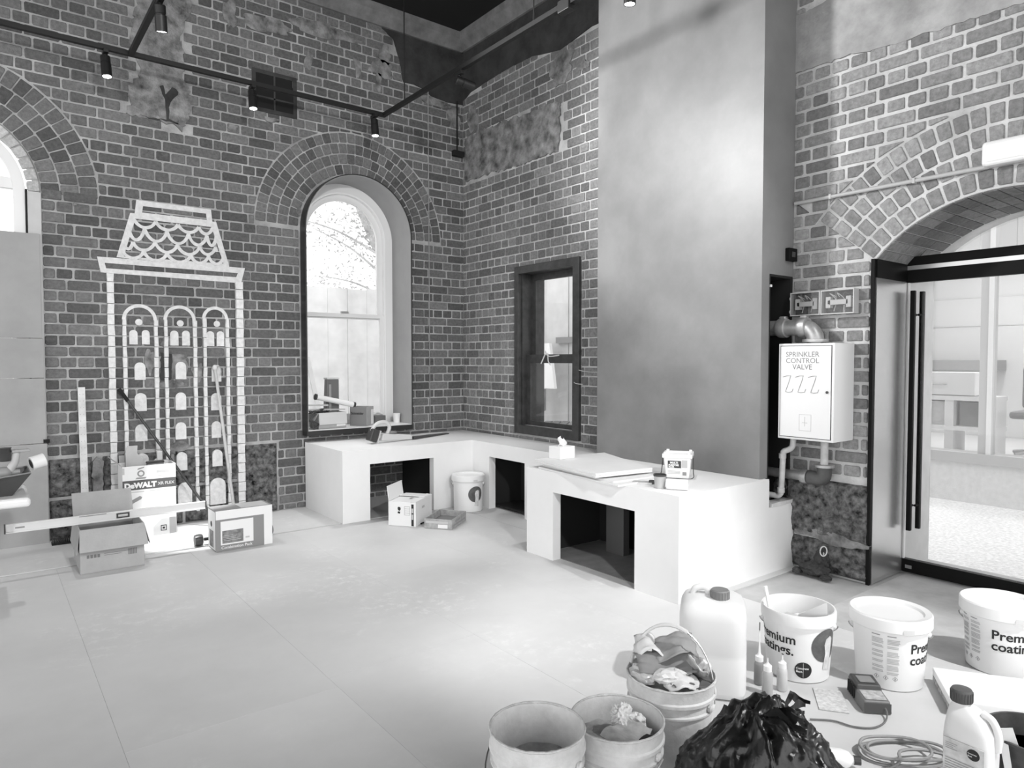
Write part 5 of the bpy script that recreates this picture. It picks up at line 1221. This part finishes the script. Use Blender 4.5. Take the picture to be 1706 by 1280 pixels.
for k in range(22): MB().box((.030, -.0015, .303), (.0325, .0015, .333), Matrix.Translation((-.03, 0, 0)) @ Matrix.Rotation(2 * PI * k / 22, 4, 'Z')).build('grip_rib', MATS['cap_dark'], cp)
MB().box((-.058, -.0572, .05), (.058, -.0545, .19)).build('label', mat('bottle_label', .55, .5, var=.25, vs=16), bd)
m = MB(); m.prism([arcpts(.028, .165, .018, 0, 2 * PI, 20)[:-1]], lambda a, c, w: Vector((a, w, c)), -.0585, -.057); lg = m.build('round_logo', INK, bd)
m = MB(); text_flat(m, 'Concrete', .0065, (.013, -.0590, .166), fx, fz, .0001); text_flat(m, 'Base.', .0065, (.013, -.0590, .158), fx, fz, .0001); m.build('lettering', CARDW, lg)
printed(t, bd, [((-.052, -.0575, .175 - k * .006), fx, fz, .035 - (k % 3) * .006, .002) for k in range(4)] + [((-.052, -.0575, .125 - k * .008), fx, fz, .09 - (k % 4) * .012, .0025) for k in range(6)], GREYINK)
m = MB(); text_flat(m, 'primer', .02, (-.05, -.0575, .06), fx, fz, .0004) if False else None
MB().tube(curve_pts([(.03, 0, .282), (.058, 0, .27), (.075, 0, .23), (.073, 0, .18)], 6), .012, 10).build('handle', JUG, t, smooth=True)

# black tub with card
UL = (-1.545, -5.667, .001)
t = thing('black_tub', 'black mixing tub at the lower right corner holding pale cards', 'tub', UL)
MB().lathe([(.001, .004), (.10, .004), (.103, 0), (.108, .004), (.135, .17), (.142, .172), (.142, .180), (.134, .180), (.104, .012), (.001, .010)], 36).build('tub_body', mat('tub_black', .05, .45, var=.4, vs=20), t, smooth=40)
MB().lathe([(.001, .11), (.121, .11)], 30).build('residue', mat('residue_grey', .18, .8, var=.6, vs=25, bump=.6, bs=40), t)
FU = facing(UL)
t = thing('card_offcut', 'white card offcut standing out of the black tub', 'card', (UL[0] + .115 * math.cos(FU - .5), UL[1] + .115 * math.sin(FU - .5), .10), FU + PI / 2)
MB().hexa([(-.02, -.002, -.04), (.045, -.002, -.04), (.045, .002, -.04), (-.02, .002, -.04)], [(-.045, -.02, .115), (-.005, -.02, .13), (-.005, -.016, .13), (-.045, -.016, .115)]).build('card', PLAST, t)

# dusty plaster pails
def dusty(loc, R, H, label, fill, handle):
    t = thing('plaster_pail', label, 'pail', loc, 0, 'dusty plaster pails'); F = facing(loc); r0 = R * .86
    lip = []
    b = MB(); prof = [(.001, .003), (r0 - .004, .003), (r0, 0), (r0 + .002, .004), (R - .010, H - .10), (R - .008, H - .098), (R - .002, H - .094), (R - .002, H - .088), (R - .009, H - .085), (R - .008, H - .060), (R + .001, H - .055), (R + .001, H - .045), (R - .004, H - .040), (R - .002, H - .006), (R, H), (R - .005, H), (R - .008, H - .01), (r0 - .004, .01), (.001, .01)]
    b.lathe(prof, 44); bd = b.build('pail_body', DUSTY, t, smooth=35)
    # crust on the rim
    c = MB(); n = 60
    rim = [((R - .002) * math.cos(2 * PI * k / n), (R - .002) * math.sin(2 * PI * k / n), H + .001 + .004 * abs(vnoise(k * .7, R * 30, 4))) for k in range(n)]
    c.tube(rim, [.0032 + .004 * abs(vnoise(k * .9, 1, 8)) for k in range(n)], 6, closed=True); c.build('rim_crust', mat('plaster_crust', .55, .9, var=.2, vs=30, bump=.6, bs=60), t, smooth=True)
    Ri = r0 + (R - r0) * fill - .008
    m = MB(); m.grid(24, 24, lambda u, v: Vector(((u - .5) * 2 * Ri * math.sqrt(max(0, 1 - ((v - .5) * 2) ** 2 / 2)), (v - .5) * 2 * Ri * math.sqrt(max(0, 1 - ((u - .5) * 2) ** 2 / 2)), H * fill + .012 * vnoise(u * 7, v * 7, R * 100)))); m.build('plaster_residue', mat('grey_residue', .36, .9, var=.3, vs=20, bump=.4, bs=30), t, smooth=True)
    for q in (60, 240):
        a = F + math.radians(q); MB().lathe([(.013, -.003), (.013, .006), (.005, .010), (.001, .010)], 12, Matrix.Rotation(a, 4, 'Z') @ Matrix.Translation((R - .004, 0, H - .075)) @ Matrix.Rotation(PI / 2, 4, 'Y')).build('handle_ear', DUSTY, t)
    rr2 = R + .012; pts = []
    for q in range(21):
        a = F + math.radians(60 - q * 9) if handle == 'down' else F + math.radians(60 - q * 9)
        pts.append((rr2 * math.cos(a), rr2 * math.sin(a), H - .075 - .10 * math.sin(PI * q / 20)))
    if handle == 'down': MB().tube(pts, .003, 6).build('wire_handle', STEEL, t, smooth=True)
    return t, F, bd
b1, F, _ = dusty((-2.964, -4.808, .001), .144, .309, 'dusty pail with dried grey plaster, nearest and leftmost in front', .60, 'down')
B2 = (-2.664, -4.850, .001)
b2, F, bd2 = dusty(B2, .150, .255, 'dusty pail holding a crumpled paper ball, middle of the front pails', .70, 'down')
m = MB(); wrap(m, 'hyd', .05, .129, .15, .255, F + math.radians(38), .04, .001, .002); m.build('lettering', INK, bd2)
t = thing('paper_ball', 'crumpled white paper ball in the middle dusty pail', 'paper', (B2[0] + .045, B2[1] + .02, .235)); crumple('ball', mat('crushed_paper', .72, .8, bump=.5, bs=50), t, (.048, .042, .055), 21, .55, 4.2, 4, None, 1.4); crumple('fold', MATS['crushed_paper'], t, (.03, .04, .03), 22, .55, 4, 3, Matrix.Translation((.05, -.02, -.02)))
t = thing('torn_packet', 'torn grey packet with dark inside in the middle dusty pail', 'packet', (B2[0] - .01, B2[1] - .05, .20), .3)
MB().grid(10, 8, lambda u, v: Vector(((u - .5) * .15, (v - .5) * .11, .02 + .012 * math.sin(u * 7) + .02 * v + .008 * vnoise(u * 6, v * 6, 3)))).build('packet', mat('packet_grey', .42, .5, var=.3, vs=20), t, smooth=True); MB().grid(8, 3, lambda u, v: Vector(((u - .5) * .11, -.075 + v * .03, .018 + .01 * math.sin(u * 3.1)))).build('packet_mouth', BLACKM, t)
B3 = (-2.353, -4.815, .001)
b3, F, _ = dusty(B3, .154, .300, 'dusty pail heaped with torn rubbish, its handle raised', .86, 'up')
a0 = F + math.radians(75); pts = []
for q in range(25):
    s = q / 24; th = PI * s; rad = .152 * math.cos(th)
    pts.append(Vector((rad * math.cos(a0) + .03 * math.sin(th) * math.cos(F + PI), rad * math.sin(a0) + .03 * math.sin(th) * math.sin(F + PI), .225 + .235 * math.sin(th) ** .85)))
MB().tube(pts[:10], .003, 6).build('wire_handle', STEEL, b3, smooth=True); MB().tube(pts[9:], [.0075 if k < 6 else .006 for k in range(len(pts[9:]))], 8).build('handle_strap', mat('clear_strap', .6, .3), b3, smooth=True)
def scrap(loc, rz, w, d, seed, m, label, tilt=.3, curl=.04, name='torn_scrap', cat='scrap'):
    o = MB(); T = TR((0, 0, 0), rz, tilt)
    o.grid(12, 10, lambda u, v: Vector(((u - .5) * w * (1 + .3 * vnoise(v * 4, seed, 1)), (v - .5) * d * (1 + .3 * vnoise(u * 4, seed, 2)), curl * math.cos(u * 5 + seed) + .02 * vnoise(u * 4, v * 4, seed) + .012 * vnoise(u * 9, v * 9, seed + 1))), T)
    ob = o.build(name, m, loc=loc, smooth=True); sd = ob.modifiers.new('s', 'SOLIDIFY'); sd.thickness = .002
    return tag(ob, label, cat)
bx, by = B3[0], B3[1]; vr = Vector((_r.x, _r.y, 0)); vf = Vector((.61, .79, 0))
def at3(a, b, z): p = Vector((bx, by, 0)) + vr * a + vf * b; return (p.x, p.y, z)
S1, S2, S3, S4 = mat('scrap_mid', .26, .7, var=.2), mat('scrap_dark', .10, .6, var=.3), mat('scrap_pale', .6, .6, var=.15), mat('scrap_foil', .5, .3, .3, var=.3, vs=25)
scrap(at3(.02, .03, .385), -.5, .15, .10, 3, S1, 'mid grey cardboard scrap topmost in the heaped pail', .5, .02)
scrap(at3(-.02, -.01, .345), -.62, .20, .08, 7, mat('scrap_mid2', .2, .7, var=.2), 'long grey card scrap below the topmost one in the heaped pail', .7, .012)
scrap(at3(-.05, .05, .375), -.6, .14, .10, 11, S3, 'pale folded sheet at the back of the heaped pail', .35, .03)
scrap(at3(.09, -.01, .33), .3, .09, .09, 13, S4, 'shiny netted wrapper at the right of the heaped pail', .6, .03)
scrap(at3(.02, -.075, .305), -.55, .11, .07, 17, S3, 'small pale torn sheet at the front of the heaped pail', .45, .015)
scrap(at3(.05, -.05, .298), -.5, .14, .08, 19, S2, 'dark plastic scrap along the front rim of the heaped pail', .1, .01)
t = thing('plastic_bottle_cap', 'pale crushed bottle in the heaped pail', 'bottle', at3(-.02, -.055, .315), -.5); crumple('crushed_bottle', S3, t, (.07, .035, .032), 31, .4, 3, 3)
t = thing('clear_film', 'crumpled clear film at the left of the heaped pail', 'film', at3(-.095, .0, .30)); crumple('film', mat('film_pale', .72, .25, trans=.2), t, (.055, .07, .035), 33, .5, 3, 3)

# black rubbish bag
t = thing('rubbish_bag', 'crumpled glossy black plastic rubbish bag in the foreground', 'bag', (-2.475, -5.25, .0))
bm = bmesh.new(); bmesh.ops.create_icosphere(bm, subdivisions=6, radius=1)
Rv, Fv = Vector((_r.x, _r.y, 0)).normalized(), Vector((_f.x, _f.y, 0)).normalized()
def ridge(x, y, s): return 1 - abs(2 * vnoise(x, y, s))
def rg(p): return 1 - abs(mnoise.noise(p)) * 2
for v in bm.verts:
    c = v.co.copy().normalized()
    w = c + .35 * Vector((mnoise.noise(c * 1.7), mnoise.noise(c * 1.7 + Vector((9, 2, 5))), mnoise.noise(c * 1.7 + Vector((3, 8, 1)))))
    q = Vector((w.x * 1.0, w.y * 1.0, w.z * .55))
    k = 1 + .11 * (rg(q * 1.6) - .6) + .065 * (rg(q * 3.4 + Vector((4, 4, 4))) - .6) + .045 * (rg(q * 7.5) - .6) + .016 * (rg(q * 17) - .6)
    X, Y, Z = c.x * .285 * k, c.y * .23 * k, c.z * k
    top = max(0, Z); Zw = .10 + (Z * .30 if Z > 0 else Z * .10)
    X = X * (1 - .28 * top) + .035 * top
    p = Rv * X + Fv * Y; v.co = Vector((p.x, p.y, max(.002, Zw)))
me = bpy.data.meshes.new('bag'); bm.to_mesh(me); bm.free()
me.polygons.foreach_set('use_smooth', [True] * len(me.polygons))
BAG = mat('black_bag_film', .010, .28, spec=.6, bump=.35, bs=22)
link('bag_film', me, BAG, t)
kn = MB()
for j in range(5):
    kn.grid(10, 6, lambda u, v: Rv * ((u - .5) * .13 + .03 + j * .02) + Fv * (-.05 + j * .03 + .03 * math.sin(u * 5 + j)) + Vector((0, 0, .36 + v * .04 * (1 - abs(u - .5) * 1.6) + .03 * mnoise.noise(Vector((u * 3, v * 2, j))))))
kn.build('bag_neck', BAG, t, smooth=True)
# ------------------------------------------------------------------ outside: yard, fence, tree, neighbouring shopfront
yard = MB(); yard.box((-14, .46, -.2), (16, 16, -.1)); yard.box((1.02, -12, -.2), (16, .46, -.02)); struct(yard.build('ground', mat('pale_gravel', .78, .9, var=.2, vs=40, bump=.5, bs=80)), 'pale gravel yard outside the windows and the door')
t = thing('yard_fence', 'pale vertical panel fence outside the arched window', 'fence', (0, 3.2, -.1))
FP = mat('fence_paint', .78, .7, var=.12, vs=3)
for k in range(34):
    x = -5.2 + k * .31; MB().box((x + .004, -.012 - (k % 2) * .01, 0), (x + .306, .012, 2.55 + .03 * hnoise(k, 1))).build('fence_panel', FP, t)
for z in (.5, 2.1): MB().box((-5.2, .012, z), (5.3, .05, z + .08)).build('fence_rail', FP, t)
t = thing('yard_tree', 'leafy tree leaning behind the fence outside the arched window', 'tree', (1.75, 4.4, -.1))
BK = mat('pale_bark', .5, .8, var=.3, vs=8)
MB().tube(curve_pts([(0, 0, 0), (.0, 0, 1.6), (-.3, 0, 2.8), (-.9, .1, 4.2), (-1.2, .1, 5.2)], 6), [.10 - .0022 * i for i in range(25)], 8).build('trunk', BK, t, smooth=True)
br = random.Random(3)
ends = []
for k in range(14):
    z = 1.9 + k * .2; s = Vector((-.05 - (z - 1.8) * .3, 0, z)); d = Vector((br.uniform(-1.6, .9), br.uniform(-.6, .8), br.uniform(.1, .9)))
    P = curve_pts([s, s + d * .5 + Vector((0, 0, .1)), s + d], 5); MB().tube(P, [.028 - .0022 * i for i in range(len(P))], 5).build('branch', BK, t); ends += P[3:]
lf = MB()
for e in ends:
    for k in range(26):
        c = e + Vector((br.gauss(0, .22), br.gauss(0, .2), br.gauss(0, .18))); a = Vector((br.uniform(-1, 1), br.uniform(-1, 1), br.uniform(-1, 1))).normalized(); b = a.orthogonal().normalized(); s = br.uniform(.025, .05)
        lf.add([c - a * s, c + b * s * .5, c + a * s, c - b * s * .5], [(0, 1, 2, 3)])
o = lf.build('foliage', mat('pale_leaf', .42, .6), t, fix=False); o['kind'] = 'stuff'
t = thing('yard_plank', 'thin pale plank leaning on the fence outside the arched window', 'plank', (-.45, 3.0, -.1)); MB().hexa([(-.03, -.4, 0), (.03, -.4, 0), (.03, -.37, 0), (-.03, -.37, 0)], [(-.14, .15, 1.55), (-.08, .15, 1.55), (-.08, .18, 1.55), (-.14, .18, 1.55)]).build('plank', mat('plank_grey', .6, .8), t)
t = thing('rubble_pile', 'low pale rubble pile by the fence outside the arched window', 'rubble', (1.1, 2.6, -.1))
for k in range(16): crumple('stone', FP, t, (br.uniform(.1, .2), br.uniform(.08, .15), br.uniform(.06, .14)), 50 + k, .4, 3, 2, Matrix.Translation((br.uniform(-.6, .6), br.uniform(-.25, .2), .06 + br.uniform(0, .45) * (1 - k / 30))))
# beyond the small dark window
t = thing('yard_shed', 'pale shed wall with white post outside the dark sash window', 'shed', (2.6, 1.2, -.1))
SH = mat('shed_grey', .62, .8, var=.1, vs=3)
for k in range(13): MB().box((0 - (k % 2) * .015, -2.2 + k * .3, 0), (.05, -1.905 + k * .3, 3.2)).build('wall_board', SH, t)
MB().box((-.1, -.42, 0), (-.03, -.32, 3.1)).build('post', WFRAME, t); MB().box((-.08, -2.2, 1.75), (-.02, .1, 1.84)).build('rail', mat('rail_grey', .26, .7), t)
t = thing('yard_bench', 'grey slatted bench outside the dark sash window', 'bench', (1.7, .35, -.1), .7)
for k in range(4): MB().box((-.6, -.22 + k * .12, .62), (.6, -.12 + k * .12, .65)).build('slat', mat('slat_grey', .22, .7), t)
for sx in (-.5, .5): MB().box((sx - .03, -.2, 0), (sx + .03, .2, .62)).build('leg', MATS['slat_grey'], t)
MB().box((-.6, .24, .8), (.6, .27, 1.1)).build('backrest', MATS['slat_grey'], t)
t = thing('leaning_board', 'white board leaning outside the dark sash window', 'board', (2.15, 1.35, -.1)); MB().hexa([(-.05, -.5, 1.1), (-.05, .6, 1.1), (-.0, .6, 1.1), (-.0, -.5, 1.1)], [(.2, -.1, 1.75), (.2, .6, 1.75), (.25, .6, 1.75), (.25, -.1, 1.75)]).build('board', WFRAME, t); MB().box((-.05, .0, 0), (.0, .1, 1.1)).build('prop', WFRAME, t)

# neighbour's glazed front across the passage
t = thing('neighbour_shopfront', 'pale glazed shopfront with white plinth across the passage outside the door', 'building', (3.5, -4.0, -.02))
NW = mat('neighbour_white', .7, .8, var=.06, vs=20, bump=.4, bs=90); NG = mat('neighbour_frame', .5, .5)
MB().box((0, -4, 0), (.25, 2.6, .40)).build('plinth', NW, t); MB().box((-.03, -4, .40), (.2, 2.6, .50)).build('sill', NG, t)
for y in (-2.6, -1.25, .08, 1.45): 
    MB().box((0, y - .055, .5), (.12, y + .055, 3.1)).build('mullion', NG, t); MB().box((-.012, y - .055, .5), (0, y - .015, 3.1)).build('mullion_face', WFRAME, t)
MB().box((0, -4, 2.36), (.12, 2.6, 2.46)).build('head_rail', NG, t); MB().box((0, -4, 3.1), (.25, 2.6, 3.6)).build('fascia', NW, t)
for (a, b) in ((-2.6, -1.25), (-1.25, .08), (.08, 1.45)): MB().box((.05, a + .056, .5), (.056, b - .056, 2.36)).build('pane', GLASS, t)
MB().box((3.4, -4, 0), (3.5, 3.5, 3.6)).build('back_wall', mat('shop_wall', .55, .8), t); MB().box((.12, -4, .30), (3.4, 3.5, .35)).build('shop_floor', mat('shop_floor', .7, .6), t)
for z in (1.9, 2.3): MB().box((3.38, -.2, z), (3.4, 3.2, z + .02)).build('wall_joint', NG, t)
MB().tube([(3.2, 1.95, 2.62), (3.2, 1.95, 1.8)], .03, 6).build('duct', NG, t); MB().tube([(3.2, 1.95, 2.6), (3.2, -.6, 2.62)], .025, 6).build('duct', NG, t); MB().box((3.0, .9, 1.28), (3.38, 2.1, 1.42)).build('shelf', mat('shelf_grey', .26, .7), t)
t = thing('shop_shelf_unit', 'white open shelf unit behind the neighbour glazing', 'shelf', (4.6, -3.30, .33))
for y in (-.38, .02, .40): MB().box((-.18, y - .045, 0), (.18, y + .045, .62)).build('upright', WFRAME, t)
for z in (.28, .62): MB().box((-.2, -.43, z), (.2, .5, z + .05)).build('shelf_board', WFRAME, t)
for (y, m) in ((-.18, S1), (.2, S3)): MB().box((-.1, y - .13, .33), (.12, y + .12, .6)).build('file_box', m, t)
t = thing('shop_printer', 'white box with small handle on the shelf unit behind the glazing', 'box', (4.6, -3.2, 1.005)); MB().box((-.17, -.33, 0), (.17, .3, .26)).build('body', WFRAME, t, bevel=.01); MB().tube([(-.18, -.05, .12), (-.2, -.02, .12), (-.2, .06, .12), (-.18, .09, .12)], .008, 6).build('handle', NG, t)
t = thing('office_chair', 'grey swivel office chair behind the neighbour glazing', 'chair', (4.7, -4.05, .35))
CGR = mat('chair_grey', .20, .7); MB().box((-.22, -.22, .42), (.22, .22, .50)).build('seat', CGR, t, bevel=.03); MB().box((.16, -.21, .52), (.23, .21, .98)).build('backrest', CGR, t, bevel=.03); MB().cyl((0, 0, .08), (0, 0, .42), .03, n=10).build('gas_lift', NG, t)
for k in range(5): MB().tube([(0, 0, .08), (.26 * math.cos(k * 1.257), .26 * math.sin(k * 1.257), .04)], .02, 6).build('leg', NG, t)
t = thing('shop_picture', 'framed dark picture on the wall behind the neighbour glazing', 'picture', (6.88, -3.5, 1.35)); MB().box((-.02, -.35, 0), (.01, .0, .5)).build('frame', S1, t); MB().box((-.02, -.85, 0), (.01, -.42, .5)).build('mount', WFRAME, t)
for i, (x, y) in enumerate(((5.2, -3.3), (5.6, -3.25), (4.9, -3.75))):
    t = thing('shop_pendant', ('lit pendant lamp in the neighbour room, left one of the pair', 'lit pendant lamp in the neighbour room, right one of the pair', 'lit pendant lamp in the neighbour room beside the mullion')[i], 'lamp', (x, y, 2.45), 0, 'pendants in the neighbour room')
    MB().lathe([(.02, .1), (.05, .08), (.10, .0), (.095, .0), (.045, .075), (.02, .09)], 16).build('shade', WFRAME, t); MB().lathe([(.001, .02), (.05, .02), (.08, .01)], 14).build('bulb', mat('lit_bulb', 1, .5, emit=6), t); MB().cyl((0, 0, .1), (0, 0, 1.1), .006, n=6).build('flex', NG, t)
    pl = bpy.data.lights.new('pendant_glow', 'POINT'); pl.energy = 14; pl.shadow_soft_size = .08; po = bpy.data.objects.new('pendant_glow', pl); COL.objects.link(po); po.location = (x, y, 2.38)
MB().box((3.5, -8, 3.55), (7, -.4, 3.62)).build('neighbour_roof', NW, bpy.data.objects['neighbour_shopfront']).location = (-3.5, 4.0, .02)
